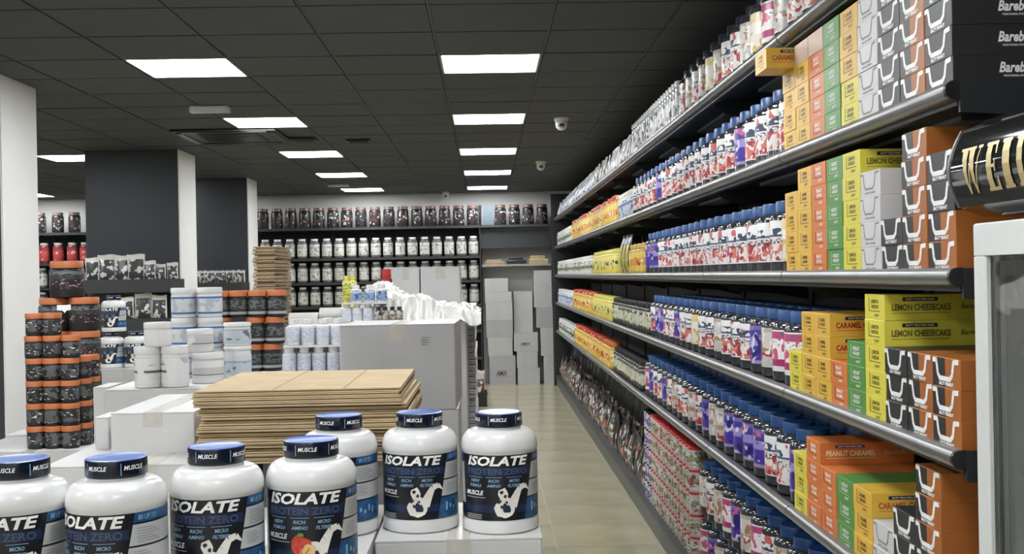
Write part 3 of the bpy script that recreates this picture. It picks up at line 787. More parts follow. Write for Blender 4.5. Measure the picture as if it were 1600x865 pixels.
def b_tub(fruit):
    def f():
        b = MB(); r = TR
        pr = [(r*.93,0),(r*.985,.004),(r*.985,.026),(r*.965,.030),(r*.965,.190),(r*.985,.194),(r*.985,.200)]
        for k in range(1, 8):
            a = PI/2*k/7; pr.append((.058+(r*.985-.058)*math.cos(a)**.8 if k < 7 else .058, (.200+.040*math.sin(a))))
        pr += [(.053,.240),(.053,.250)]
        b.lathe(pr, 40, WHITE); o = b.build('protein_tub')
        R0 = r*.965+.0006
        lb = MB(); z0, z1 = .030, .158
        lb.lathe([(R0, z0), (R0, z1)], 48, LBK, cap0=False, cap1=False)
        sl = lambda v: .062+.030*(v-z0)/(z1-z0)
        R1 = R0+.0004
        patch(lb, sl, .235, .143, z1, LBL, R1, 2, 14)
        patch(lb, sl, .235, .108, .140, LGR, R1, 3, 14)
        patch(lb, sl, .235, .074, .105, LGR, R1, 3, 14)
        patch(lb, sl, .235, z0, .071, LBL, R1, 3, 14)
        patch(lb, -.16, lambda v: -.098-.012*(v-z0)/(z1-z0), .060, .140, LGR, R1, 4, 6)
        patch(lb, -.16, -.108, .144, z1, LBL, R1, 2, 6)
        patch(lb, -.098, sl, .046, .060, DBL, R1, 1, 14)
        patch(lb, -.094, .080, .118, .134, DBL, R1, 1, 14)
        stretch(lb); lab = lb.build('label', o)
        tx = MB(); C = cyl(R1+.0006)
        tx.text('ISOLATE', C, .160, .019, WINK, shear=.25, bold=.035, x0=-.006, y0=.1465)
        tx.text('PROTEIN ZERO', C, .155, .0125, mat('tub_ink_slate', (.06,.085,.15), .4), bold=.02, x0=-.008, y0=.126)
        for i, (a_, b_, c_) in enumerate((('NEW', 'FORMULA', -.062), ('RICH', 'AMINO', -.014), ('MICRO', 'FILTERED', .036))):
            tx.text(a_, C, .026, .006, LTB, shear=.2, bold=.02, x0=c_, y0=.108); tx.text(b_, C, .034, .006, LTB, shear=.2, bold=.02, x0=c_, y0=.0985)
            patch(tx, c_-.02, c_+.02, .1145, .1153, LTB, R1+.0005, 1, 4)
        tx.text('MUSCLE', C, .052, .009, WINK, shear=.2, bold=.03, x0=-.066, y0=.084)
        patch(tx, -.092, -.035, .0745, .0752, WINK, R1+.0005, 1, 4)
        for i in range(3): patch(tx, -.092, -.045, .040-.0035*i, .0412-.0035*i, LGR, R1+.0005, 1, 4)
        tx.text('80 UP TO', C, .040, .008, LTB, shear=.1, bold=.02, x0=.118, y0=.1505)
        for i in range(6): patch(tx, sl(.12)+.012, .075+.055+.008*(i % 3), .1335-.0042*i, .1345-.0042*i, INKG, R1+.0005, 1, 6)
        for i in range(5): patch(tx, sl(.09)+.012, .07+.045+.010*(i % 2), .098-.0042*i, .0988-.0042*i, INKG, R1+.0005, 1, 6)
        for i in range(7): patch(tx, .085+.013*i, .085+.013*i+.006, .045+.004*(i % 2), .062-.005*(i % 3), LTB, R1+.0005, 1, 1)
        stretch(tx); tx.build('lettering', lab, smooth=False)
        ar = MB(); q = R1+.0010
        # milk splash: bowl and curling hook
        blob(ar, .012, .055, .024, .020, CREAM, q, 16, .1, 5)
        hook = [(.030,.060),(.040,.078),(.050,.093),(.064,.097),(.076,.088)]
        wd = [.012,.009,.006,.005,.001]
        for i in range(4):
            (ax, ay), (bx, by) = hook[i], hook[i+1]
            dx, dy = by-ay, -(bx-ax); n_ = math.hypot(dx, dy)
            ar.poly([cyl(q)(ax-dx/n_*wd[i], ay-dy/n_*wd[i]), cyl(q)(ax+dx/n_*wd[i], ay+dy/n_*wd[i]), cyl(q)(bx+dx/n_*wd[i+1], by+dy/n_*wd[i+1]), cyl(q)(bx-dx/n_*wd[i+1], by-dy/n_*wd[i+1])], CREAM)
        if fruit == 'straw':
            blob(ar, -.012, .070, .020, .017, STRAW, q+.0003, 14, .12, 2); blob(ar, .004, .060, .014, .012, PEACH, q+.0006, 12, .15, 3)
            blob(ar, -.012, .088, .008, .003, mat('leaf_green', (.10,.25,.05), .4), q+.0005, 8, .3, 4)
        else:
            blob(ar, .008, .082, .013, .013, CREAM, q+.0002, 10, .2, 7)
            for i, (cx_, cy_, s_) in enumerate(((.004,.086,.0045),(.013,.078,.004),(-.002,.068,.005),(.016,.066,.0035),(.004,.058,.004))): blob(ar, cx_, cy_, s_, s_*.8, BINK, q+.0005, 8, .3, i)
        stretch(ar); ar.build('picture', lab, smooth=False)
        l = MB(); n = 48; lr = .0565
        l.lathe([(lr-.001,.246),(lr,.248),(lr,.276),(lr-.001,.2785),(lr-.005,.2795)], n, [NAVY, NAVY, NAVY, BLUEL], cap0=True, cap1=False)
        l.lathe([(lr-.005,.2795),(lr-.008,.2785),(.004,.2785)], n, BLUEL, cap0=False, cap1=True)
        lid = l.build('lid', o)
        lt = MB()
        for k in range(5): lt.text('MUSCLE', cyl(lr+.0006), .040, .0085, WINK, shear=.2, bold=.02, x0=k*.071-.142, y0=.265)
        for k in range(5): patch(lt, k*.071-.142-.026, k*.071-.142-.0245, .252, .274, LTB, lr+.0006, 1, 1)
        lt.build('lid_lettering', lid, smooth=False)
        return o
    return f
ZB = 1.020
tubs = [(23, 2.13, 'straw', -.05, 'white tub cut off by the left photo edge on a white carton'),
        (176, 2.12, 'straw', -.34, 'white tub, second from the photo left, label turned right, front row'),
        (333, 2.24, 'cookie', -.08, 'white tub, third from the photo left, cookie picture, front row'),
        (481, 2.30, 'straw', .02, 'white tub, fourth in the front row, overlapping the tub behind it'),
        (525, 2.70, 'cookie', -.42, 'white tub half hidden behind the fourth front tub'),
        (651, 2.72, 'cookie', -.16, 'white tub right of centre, second from the aisle'),
        (775, 2.69, 'cookie', -.02, 'white tub at the aisle corner of the cartons')]
for px, Y, fr_, rz, lab in tubs:
    place('tub'+fr_, b_tub(fr_), (PX(px, Y), Y, ZB), rz, lab+', black and blue isolate label' if len(lab.split()) < 11 else lab, 'tub', 'large white protein tubs in front')

# ================================================================== CARTONS
def carton(x0, x1, y0, y1, z0, z1, label, m=CART, rz=0, tape=True, group=None, text=None, fronttape=True, name='carton', brown=False, tcol=None):
    w, d, h = x1-x0, y1-y0, z1-z0
    o = empty(name, ((x0+x1)/2, (y0+y1)/2, z0), rz)
    g = .0015
    b = MB(); b.box(-w/2+g, w/2-g, -d/2+g, d/2-g, 0, h-.004, m, ch=.003)
    b.build('body', o, smooth=False)
    f = MB(); f.box(-w/2+g, w/2-g, -d/2+g, -.0012, h-.004, h-.0004, m); f.build('top_flap', o, smooth=False)
    f = MB(); f.box(-w/2+g, w/2-g, .0012, d/2-g, h-.004, h-.0006, m); f.build('top_flap', o, smooth=False)
    if tape:
        t = MB(); tw = min(.028, w*.12)
        # tape runs along the centre seam left-right and a strip folded over the front
        t.box(-tw, tw, -d/2+.001, d/2-.001, h-.0004, h, TAPE)
        if fronttape: t.box(-tw, tw, -d/2+.0003, -d/2+.0012, h-min(.07, h*.35), h, TAPE)
        t.build('tape', o, smooth=False)
    if text:
        t = MB(); t.text(text, lambda u, v: (u, -d/2+.0006, v), w*.42, h*.17, tcol or BINK, shear=.2, bold=.02, x0=-w*.03, y0=h*.40)
        t.poly([(-w*.3,-d/2+.0006,h*.26),(w*.3,-d/2+.0006,h*.26),(w*.3,-d/2+.0006,h*.275),(-w*.3,-d/2+.0006,h*.275)], INKG)
        t.build('printed_mark', o, smooth=False)
    tag(o, label, 'carton', group)
    return o
def stack(x0, x1, y0, y1, ztop, n, what, group, m=CART, tape=True):
    h = ztop/n
    for i in range(n):
        pos = 'on top' if i == n-1 else ('on the floor' if i == 0 else nth(i, 'lowest')+' from the floor')
        carton(x0, x1, y0, y1, i*h, (i+1)*h, '%s, %s of its stack' % (what, 'topmost' if i == n-1 else ('bottom' if i == 0 else nth(i)+' from bottom')), m, tape=tape, group=group)
stack(-.268, .122, 2.565, 2.985, ZB, 3, 'white carton under the two right tubs', 'cartons under the front tubs')
stack(-.70, -.272, 2.44, 2.985, ZB, 3, 'white carton under the fourth tub from the left', 'cartons under the front tubs')
stack(-.70, -.272, 2.0, 2.436, ZB, 3, 'white carton in front below the fourth tub', 'cartons under the front tubs')
stack(-1.16, -.704, 2.0, 2.436, ZB, 3, 'white carton below the two leftmost tubs', 'cartons under the front tubs')
stack(-1.22, -.655, 3.05, 3.86, 1.13, 3, 'wide white carton behind the tubs', 'wide cartons behind the tubs')
stack(-.645, -.27, 3.16, 3.62, 1.13, 3, 'grey-white carton under the brown flattened boxes', 'cartons under the flattened boxes', m=CARTG)
o = carton(PX(167, 3.26), PX(300, 3.26), 3.26, 3.78, 1.13, 1.248, 'low white carton with beige tape left of the wide brown pile', group='taped cartons')
carton(PX(142, 3.36), PX(165.5, 3.36), 3.36, 3.5, 1.13, 1.225, 'small white box squeezed left of the low taped carton', tape=False)
stack(-1.36, -.56, 3.95, 4.78, 1.25, 3, 'white carton under the small white tubs and bottles', 'cartons under the small tubs')
# big grey carton and the stack below it
stack(-.545, -.108, 4.17, 4.62, 1.13, 3, 'grey-white carton under the big grey carton', 'cartons under the big carton')
bc_ = carton(-.547, -.110, 4.17, 4.62, 1.131, 1.452, 'big pale grey carton with tape and shipping label, centre of the display', m=CARTG, rz=-.03)
t = MB()
for i in range(4): t.box(.09, .09+.035-.006*(i % 2), -.2262, -.2255, .268-.009*i, .271-.009*i, INKG)
t.build('shipping_label', bc_, smooth=False)
stack(-.73, -.085, 4.80, 5.26, 1.44, 3, 'white carton under the crumpled plastic', 'cartons under the plastic')
stack(-.75, -.052, 5.34, 6.62, .90, 2, 'wide white carton low down on the aisle side', 'wide aisle cartons')
# flattened sheets ---------------------------------------------------
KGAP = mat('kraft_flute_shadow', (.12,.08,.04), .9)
def b_sheet(w, d, t, m, me, crease=True):
    def f():
        o = MB()
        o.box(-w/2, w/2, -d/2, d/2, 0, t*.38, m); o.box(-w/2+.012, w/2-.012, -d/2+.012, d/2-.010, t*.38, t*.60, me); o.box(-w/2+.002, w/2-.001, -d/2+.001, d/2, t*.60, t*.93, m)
        r = o.build('flattened_carton', smooth=False)
        s = MB()
        s.box(-w*.12, -w*.115, -d/2+.002, d/2-.002, t*.93, t*.94, me); s.box(w*.22, w*.225, -d/2+.002, d/2-.002, t*.93, t*.94, me)
        s.build('crease', r, smooth=False)
        return r
    return f
n = 18; t_ = .0111
q = random.Random(5)
for i in range(n):
    lab = 'brown flattened carton, %s from the bottom of the wide pile' % nth(i, 'lowest')
    if i == 0: lab = 'brown flattened carton at the very bottom of the wide pile'
    if i == n-1: lab = 'brown flattened carton on top of the wide pile'
    kx = math.sin(i/n*PI)*.012
    place('kraft%d' % (i % 2), b_sheet(.565, .60, t_, KRAFT, KGAP), (-.517+kx+q.uniform(-.008,.008), 3.325+q.uniform(-.012,.012), 1.13+i*t_), q.uniform(-.02,.02), lab, 'flattened carton', 'brown flattened cartons in the wide pile')
# loose half-lifted flap on the pile
n2 = 30
for i in range(n2):
    place('kraftS', b_sheet(.105, .30, .0178, KRAFTD, mat('kraft_edge', (.2,.14,.08), .8)), (PX(416, 5.15)+q.uniform(-.004,.004), 5.3+q.uniform(-.006,.006), 1.25+i*.0178), q.uniform(-.02,.02)-.06,
          'narrow brown folded carton, %s from the bottom of the tall pile' % nth(i, 'lowest') if i else 'narrow brown folded carton at the bottom of the tall pile', 'flattened carton', 'narrow brown cartons in the tall pile')
stack(-1.36, -.76, 5.10, 5.6, 1.25, 3, 'white carton below the tall brown pile', 'cartons below the tall pile')
for i in range(20):
    place('whiteS', b_sheet(.69, 1.25, .0285, CART, INKG), (-.40+q.uniform(-.008,.004), 5.98+q.uniform(-.01,.01), .90+i*.0285), q.uniform(-.004,.004),
          'white flattened carton by the aisle, %s from the bottom' % nth(i, 'lowest') if i else 'white flattened carton by the aisle, bottom of the pile', 'flattened carton', 'white flattened cartons by the aisle')
zt_ = 1.47
carton(PX(612, 6.2), PX(655.5, 6.2), 6.2, 6.55, zt_, 1.684, 'left one of two pale cartons behind the crumpled plastic', m=CART)
carton(PX(656.5, 6.2), PX(719, 6.2), 6.2, 6.55, zt_, 1.684, 'right one of two pale cartons behind the crumpled plastic', m=CART)

# crumpled plastic sheet
PLS = mat('milky_plastic_film', (.50,.50,.47), .3, var=.03, bump=.3, scale=18)
from mathutils import noise
pl = MB()
def plf(u, v):
    x = -.56+.54*u; y = 4.80+.52*v+max(0, .34-u)*.45*(1-v)
    hump = .150*math.exp(-((u-.17)/.20)**2)*math.exp(-((v-.5)/.6)**2) + .075*math.exp(-((u-.50)/.17)**2)*math.exp(-((v-.3)/.4)**2) + .038*math.exp(-((u-.78)/.2)**2)
    nz = noise.noise(Vector((u*5, v*4, 0)))*.022 + abs(noise.noise(Vector((u*11, v*7, 3))))*.024 + abs(noise.noise(Vector((u*22, v*15, 7))))*.012
    z = 1.452+hump+max(-.005, nz)
    y -= .02*math.sin(u*9)+.012*noise.noise(Vector((u*17, v*5, 9)))
    if v < .16:                      # front hem hangs over the carton edge
        k = (.16-v)/.16; drop = (.035+.055*math.exp(-((u-.48)/.16)**2)+.03*noise.noise(Vector((u*9, 1, 2))))
        z -= k*(drop+max(0, nz)*.6+hump*.7); y -= .012+.02*noise.noise(Vector((u*20, v*8, 4)))
    return (x, y, z)
pl.grid(plf, 110, 60, PLS); o = pl.build('plastic_sheet')
md = o.modifiers.new('thick', 'SOLIDIFY'); md.thickness = .0015
tag(o, 'crumpled milky plastic sheet draped over the white cartons', 'plastic sheet')

# ================================================================== SMALL GOODS ON THE DISPLAY
BTUB = print_mat('black_tub_print', .1, [(0,(.015,.015,.016)),(.14,(.02,.02,.02))], [((.55,.55,.55),.15,.62,58,.62),((.10,.10,.11),.2,.7,30,.52)])
btub = J('powder_tub', .0385, .1, .038, .022, BTUB, ORANGE, BLACK)
# stepped tower at the left: tiers of tubs on a carton stack
stack(-2.30, -1.72, 4.88, 5.36, .90, 3, 'white carton under the tower of black tubs', 'cartons under the black tubs')
for t in range(6):
    cols = {5:[51, 78], 4:[49, 78, 107]}.get(t, [50, 77, 104])
    for k, px in enumerate(cols):
        place('btub', btub, (PX(px+2, 4.97), 4.97, .90+t*.1), R.uniform(0,6), 'black tub with orange lid, %s layer of the left tower, %s from left' % (nth(t, 'bottom'), nth(k)), 'tub', 'black tubs in the left tower')
    for k, px in enumerate([124, 133] if t < 4 else []):
        place('btub', btub, (PX(px+4, 5.08)-k*.02+.0, 5.06+k*.09, .90+t*.1), R.uniform(0,6), 'black tub with orange lid, %s layer, %s behind the right edge of the left tower' % (nth(t, 'bottom'), nth(k)), 'tub', 'black tubs in the left tower')
stack(-2.34, -1.9, 5.42, 5.72, .90, 3, 'white carton behind the tower of black tubs', 'cartons behind the black tubs')
BTL = print_mat('large_black_tub_print', .165, [(0,(.015,.015,.016)),(.5,(.05,.05,.055)),(.62,(.14,.15,.16))], [((.45,.25,.3),.25,.5,60,.6),((.01,.01,.01),.5,.9,50,.6)])
ltub = J('large_powder_tub', .074, .164, .066, .03, BTL, ORANGE, BLACK)
for t in range(4):
    for k, px in enumerate((84, 131)):
        place('ltub', ltub, (PX(px, 5.55), 5.55, .90+t*.165), R.uniform(0,6), 'large black tub behind the left tower, %s layer, %s side' % (nth(t, 'bottom'), ('left','right')[k]), 'tub', 'large black tubs behind the tower')
place('ltub', ltub, (PX(95, 5.55)+.03, 5.55, .90+4*.165), 0, 'large black tub standing alone on top of the left tower', 'tub', 'large black tubs behind the tower', sc=(1.1,1.1,1.1))
# black tubs with orange lids right of the white tubs
rows = [(0, [403, 431]), (1, [402, 432, ]), (2, [372, 402, 432])]
BTG = print_mat('black_tub_grey_panel', .11, [(0,(.02,.02,.02)),(.12,(.42,.42,.42)),(.22,(.03,.03,.03)),(.32,(.12,.13,.13)),(.66,(.02,.02,.02))], [((.02,.02,.02),.3,.66,60,.52)])
gtub = J('powder_tub', .040, .112, .037, .022, BTG, ORANGE, BLACK)
for t, cols in rows:
    for k, px in enumerate(cols):
        place('gtub', gtub, (PX(px-(2-t)*4, 4.66), 4.66, 1.25+t*.112), R.uniform(0,6), 'black tub with orange lid beside the white bottles, %s layer, %s from left' % (nth(t, 'bottom'), nth(k)), 'tub', 'black tubs beside the white bottles')
for k, px in enumerate((326, 350)):
    for t in range(3):
        place('gtub', gtub, (PX(px, 4.72)+(-.0), 4.735 if k == 0 else 4.655+.0, 1.25+t*.112) if k else (PX(px-6, 4.735), 4.735, 1.25+t*.112), R.uniform(0,6), 'black tub behind the pale blue tubs, %s layer, %s from left' % (nth(t, 'bottom'), nth(k)), 'tub', 'black tubs behind the pale blue tubs')
# white tubs with grey print
WT = print_mat('white_tub_print', .15, [(0,(.66,.66,.66)),(.18,(.62,.62,.62)),(.36,(.10,.10,.11)),(.42,(.66,.66,.66)),(.54,(.12,.12,.13)),(.57,(.45,.46,.47)),(.72,(.68,.68,.68))], [((.68,.68,.68),.0,.75,9,.52)])
wtub = lambda h: J('white_tub', .0475, h, .046, .025, WT, WHITE)
WT2 = print_mat('white_tub_short_print', .09, [(0,(.66,.66,.66)),(.2,(.60,.60,.60)),(.34,(.12,.12,.13)),(.38,(.5,.5,.5)),(.66,(.68,.68,.68))], [((.68,.68,.68),.0,.7,9,.52)])
wtub2 = J('white_tub', .0475, .086, .046, .02, WT2, WHITE)
Yw = 4.02
place('wtub', wtub(.148), (PX(229, Yw), Yw, 1.25), 0, 'tall white tub with grey label, left of the pair on cartons', 'tub', 'white tubs with grey labels')
place('wtub', wtub(.148), (PX(271, Yw), Yw, 1.25), .3, 'tall white tub with grey label, right of the pair on cartons', 'tub', 'white tubs with grey labels')
place('wtub2', wtub2, (PX(245, Yw), Yw, 1.398), 0, 'short white tub standing on top of the tall white pair', 'tub', 'white tubs with grey labels')
Yw = 4.16
place('wtub3', J('white_tub', .058, .115, .056, .022, WT2, WHITE), (PX(322, Yw), Yw, 1.25), 0, 'wide white tub right of the tall white pair', 'tub', 'white tubs with grey labels')
place('wtub2', wtub2, (PX(311, Yw), Yw, 1.365), .4, 'short white tub on the wide white tub', 'tub', 'white tubs with grey labels')
BLW = print_mat('pale_blue_tub_print', .12, [(0,(.62,.64,.66)),(.12,(.05,.12,.35)),(.18,(.56,.58,.60)),(.62,(.05,.12,.35)),(.68,(.60,.62,.65))], [((.40,.44,.50),.2,.62,34,.56)])
pblue = J('pale_blue_tub', .048, .118, .046, .02, BLW, mat('clear_lid', (.6,.62,.63), .2), WHITE)
Yb = 4.40
for k, (px, z) in enumerate([(286, 1.25), (286, 1.368), (286, 1.486-.0), (327, 1.25), (327, 1.368), (327, 1.486)]):
    place('pblue', pblue, (PX(px, Yb), Yb, z), k*.7, 'clear-lidded tub with pale label and blue bands, %s stack, %s layer' % (('left','right')[k//3], nth(k % 3, 'bottom')), 'tub', 'pale tubs with blue bands')
for t in range(2):
    place('pb2'+str(t), J('pale_blue_tub', .052, (.125,.09)[t], .05, .012, print_mat('pale_blue_box_print%d' % t, .12, [(0,(.45,.50,.55)),(.5,(.30,.36,.42)),(.56,(.52,.56,.60))], [((.12,.15,.2),.2,.5,30,.6)]), WHITE), (PX(369, 4.35), 4.35, 1.25+t*.125), .2, 'pale blue-grey tub before the black tubs, %s one' % ('lower','upper')[t], 'tub', 'pale blue-grey tubs')
# white bottles in two tiers
WBL = print_mat('white_bottle_print', .105, [(0,(.62,.64,.70)),(.1,(.58,.60,.66)),(.68,(.66,.67,.70))], [((.42,.45,.54),.12,.66,75,.55)])
def b_bottle(h=.105, r=.0272, lab=WBL, cap=WHITE, body=WHITE): return J('pill_bottle', r, h, r*.62, h*.16, lab, cap, body)
wb = b_bottle()
for t in range(2):
    for k in range(4):
        px = (450, 473, 496, 519)[k] + (7 if t else 0)
        place('wb', wb, (PX(px, 4.5), 4.5, 1.25+t*.112), R.uniform(0,6), 'white pill bottle, %s from left, %s tier beside the grey carton' % (nth(k), ('lower','upper')[t]), 'bottle', 'white pill bottles in two tiers')
        place('wb', wb, (PX(px, 4.5)+.012, 4.565, 1.25+t*.112), R.uniform(0,6), 'white pill bottle in the second rank, %s from left, %s tier' % (nth(k), ('lower','upper')[t]), 'bottle', 'white pill bottles in two tiers')
m = MB(); m.box(PX(443, 4.5), PX(535, 4.5), 4.46, 4.60, 1.355, 1.362, mat('tier_board', (.6,.6,.6), .5)); o = m.build('tier_board', smooth=False); tag(o, 'thin white board between the two tiers of pill bottles', 'board')
# bottles by the plastic sheet, on the white carton
BBL = print_mat('blue_white_bottle_print', .09, [(0,(.6,.62,.66)),(.1,(.25,.36,.55)),(.5,(.60,.63,.68))], [((.05,.08,.2),.1,.6,50,.58)])
GBL = print_mat('tan_bottle_print', .07, [(0,(.45,.42,.36)),(.5,(.55,.52,.46))], [((.05,.05,.05),.1,.9,60,.58)])
Yc_ = 4.86
for k, px in enumerate((541, 557, 574)):
    place('wb3', b_bottle(.075, .0225), (PX(px, Yc_), Yc_, 1.44), 0, 'small white bottle on the white carton, %s from left' % nth(k), 'bottle', 'small bottles on the white carton')
for k, px in enumerate((556, 577, 596)):
    place('wb4', b_bottle(.078, .0225, BBL, BLACK if False else WHITE), (PX(px, Yc_), Yc_, 1.521), 0, 'blue and white bottle on the small board, %s from left' % nth(k), 'bottle', 'small bottles on the white carton')
m = MB(); m.box(PX(534, Yc_), PX(604, Yc_), Yc_-.024, Yc_+.03, 1.515, 1.521, MATS['tier_board']); o = m.build('tier_board', smooth=False); tag(o, 'small white board carried by the small white bottles', 'board')
place('wb3', None, (PX(589, Yc_+.012), Yc_+.012, 1.44), 0, 'small white bottle half hidden behind tiny black-capped bottles', 'bottle', 'small bottles on the white carton')
for k, px in enumerate((590, 601, 612, 623)):
    place('wb5', b_bottle(.062, .0145, GBL, BLACK, mat('amber_glass', (.12,.09,.06), .15)), (PX(px, Yc_-.04), Yc_-.04, 1.44), 0, 'tiny black-capped bottle on the white carton, %s from left' % nth(k), 'bottle', 'tiny black-capped bottles')
for k, (px, zt) in enumerate(((539, 1.44), (550, 1.44), (541, 1.54), (551, 1.54))):
    place('wb6', b_bottle(.10, .0175, print_mat('yellow_bottle_print', .1, [(0,(.62,.60,.15)),(.5,(.66,.64,.3))], [((.3,.35,.05),.1,.9,40,.56)]), mat('yellow_lid2', (.6,.55,.08), .35), mat('yellow_body2', (.6,.55,.12), .3)), (PX(px, 5.02), 5.02, zt), 0, 'yellow bottle behind the blue and white bottles, %s one' % ('lower left','lower right','upper left','upper right')[k], 'bottle', 'yellow bottles on the display')
place('redjar', J('red_jar', .028, .09, .02, .018, mat('red_print', (.45,.03,.05), .3, var=.4, scale=40), REDM, REDM), (PX(604, 6.35), 6.35, 1.47), 0, 'small red jar beside the pale cartons behind the plastic sheet', 'jar', sc=(1.2,1.2,2.3))
# rolled white packs
for k, (px, w_) in enumerate(((474, .13), (522, .13))):
    def br(w_=w_):
        b = MB(); pr = [(.001,0)]
        def fn(u, v):
            a = 2*PI*v; rr_ = .028+.004*noise.noise(Vector((u*6, math.cos(a), math.sin(a)))); return ((u-.5)*w_*(1), rr_*1.25*math.cos(a), .030+.03*math.sin(a)*(1 if math.sin(a) > 0 else .95))
        b.grid(fn, 16, 14, PLS); b.poly([fn(0, i/14) for i in range(14)], PLS); b.poly([fn(1, i/14) for i in range(14)][::-1], PLS)
        return b.build('film_pack')
    m_ = carton if False else None
    place('film%d' % k, br, (PX(px, 4.95), 4.95, (1.42, 1.44)[k]), 0, 'white film-wrapped pack behind the pill bottles, %s one' % ('left','right')[k], 'pack', 'film-wrapped packs')
stack(-.885, -.735, 4.84, 5.05, 1.42, 3, 'narrow white carton under the film packs', 'cartons under the film packs')
# tall display behind: grey box with white and blue tubs
stack(PX(150, 7.15), PX(232, 7.15), 7.1, 7.5, 1.077, 3, 'grey carton under the distant white and blue tubs', 'cartons under the distant tubs', m=CARTG)
for k, (px, t) in enumerate(((172, 0), (210, 0), (176, 1))):
    place('tubcookie', b_tub('cookie'), (PX(px+.5, 7.28), 7.28, 1.077+t*.283*.83), -.1, 'white and blue tub far behind, %s' % ('lower left', 'lower right', 'on top of the pair')[k], 'tub', 'distant white and blue tubs', sc=(.83,.83,.83))
carton(PX(141, 4.6), PX(166, 4.6), 4.6, 4.8, .98+.0, 1.20, 'narrow white carton right of the left tower', tape=False)
stack(PX(141, 4.6), PX(192, 4.6), 4.6, 4.8, .98, 3, 'low white carton right of the left tower', 'low cartons by the tower')
for t in range(2):
    place('btub', btub, (PX(184, 4.68), 4.68, .98+t*.1), 1.0, 'black tub with orange lid before the grey carton, %s one' % ('lower','upper')[t], 'tub', 'pair of black tubs by the grey carton')
m = MB(); m.poly([(-.03,0,.035),(.03,0,.035),(.03,0,.012),(.012,0,.010),(.004,0,0),(-.006,0,.010),(-.03,0,.012)][::-1], WINK)
o = m.build('price_card', smooth=False); sd = o.modifiers.new('t', 'SOLIDIFY'); sd.thickness = .001
o.location = (PX(98, 4.92), 4.925, 1.5); tag(o, 'small white price card standing on the left tower of black tubs', 'price card')

# ================================================================== COLUMN SHELVES WITH POUCHES
PSI = pouch_mat('pouch_print_silver_black', .17, .22, (.62,.61,.57), (.05,.05,.05), (.66,.66,.64))
def wall_shelf(x0, x1, y0, y1, z, label):
    o = empty('wall_shelf', ((x0+x1)/2, y1, z))
    w, d = (x1-x0)/2, (y1-y0)
    MB().box(-w, w, -d, 0, -.01, 0, RACK).build('board', o, smooth=False)
    MB().box(-w, w, -d-.008, -d, -.12, .004, mat('shelf_front', (.035,.038,.04), .5)).build('front_panel', o, smooth=False)
    MB().box(-w, -w+.012, -d, 0, -.12, -.01, RACK).build('side_panel', o, smooth=False); MB().box(w-.012, w, -d, 0, -.12, -.01, RACK).build('side_panel', o, smooth=False)
    tag(o, label, 'shelf', 'shelves on the columns')
wall_shelf(-3.80, -2.90, 10.33, 10.75, 1.652, 'upper dark shelf on the middle column, under silver pouches')
wall_shelf(-3.40, -2.98, 10.25, 10.75, 1.29, 'lower dark shelf on the middle column')
wall_shelf(-3.75, -2.93, 13.45, 13.85, 1.60, 'dark shelf on the farthest column with small pouches')
pj = [146, 167, 191, 213, 234, 252, 270]; ph = [1.0, 1.12, 1.08, 1.12, .82, .66, .72]
for k, px in enumerate(pj):
    place('ps%d' % (k % 3), (lambda k=k: b_pouch('powder_pouch', .15, .22, .07, PSI, PSI, sd=k+60)), (PX(px, 10.45), 10.45, 1.656), R.uniform(-.25,.25), 'silver and black pouch, %s from left on the middle column\'s upper shelf' % nth(k), 'pouch', 'silver pouches on the middle column', sc=ph[k]*.95)
for k, px in enumerate((198, 223, 248)):
    place('ps%d' % (k % 3), None, (PX(px, 10.38), 10.38, 1.294), R.uniform(-.3,.3), 'silver and black pouch, %s from left on the middle column\'s lower shelf' % nth(k), 'pouch', 'silver pouches on the middle column', sc=(.9,1.05,.95,.9)[k])
for k in range(9):
    place('pt', lambda: b_pouch('powder_pouch', .10, .15, .05, pouch_mat('pouch_print_small_silver', .1, .15, (.60,.60,.57), (.07,.07,.07), (.6,.6,.58)), PSI, sd=70), (PX(308+k*8.6, 13.52), 13.52+.01*(k % 2), 1.604), R.uniform(-.3,.3), 'small silver pouch, %s from left on the farthest column shelf' % nth(k), 'pouch', 'small pouches on the farthest column')

# ================================================================== BACK SHELVING
bz = [2.375, 1.925, 1.565, 1.21, .82, .42]
BXR = 16.45
br_ = empty('back_shelving', (-3.5, 16.7, 0))
def bk(mb, name):
    o = mb.build(name, br_, smooth=False); o.location = -br_.location; return o
for i, z in enumerate(bz):
    xr = .985 if i == 0 else -.06
    xs = [X0+.02, -6.5, -4.4, -2.3, -.06] + ([.985] if i == 0 else [])
    for a, b in zip(xs[:-1], xs[1:]):
        m = MB(); m.box(a+.003, b-.003, BXR+.01, Y1-.02, z-.03, z, RACK); m.box(a+.003, b-.003, BXR, BXR+.01, z-.035, z+.004, mat('back_rail', (.05,.052,.055), .4, metal=.3)); bk(m, 'shelf')
for x in (X0+.03, -6.5, -4.4, -2.3, -.06): bk(MB().box(x-.02, x+.02, Y1-.06, Y1-.02, 0, 2.7, RACK), 'upright')
for a, b in ((X0+.05, -6.52), (-6.48, -4.42), (-4.38, -2.32), (-2.28, -.08)): bk(MB().box(a, b, Y1-.04, Y1-.025, .05, 2.34, mat('back_panel_black', (.012,.012,.013), .6)), 'back_panel')
bk(MB().box(-.058, .985, BXR+.08, BXR+.10, 2.03, 2.30, mat('lintel_panel', (.03,.034,.038), .5)), 'lintel_panel')
bk(MB().box(-.075, -.055, BXR+.01, Y1-.02, 0, 2.34, RACK), 'side_panel')
tag(br_, 'dark metal shelving along the back wall', 'shelving')
BK1 = print_mat('back_black_jar_print', .3, [(0,(.012,.012,.013)),(.15,(.02,.018,.02)),(.6,(.012,.012,.013))], [((.10,.03,.03),.2,.7,16,.62),((.45,.43,.42),.12,.72,24,.62)])
LC = mat('copper_lid', (.20,.13,.11), .35, metal=.4)
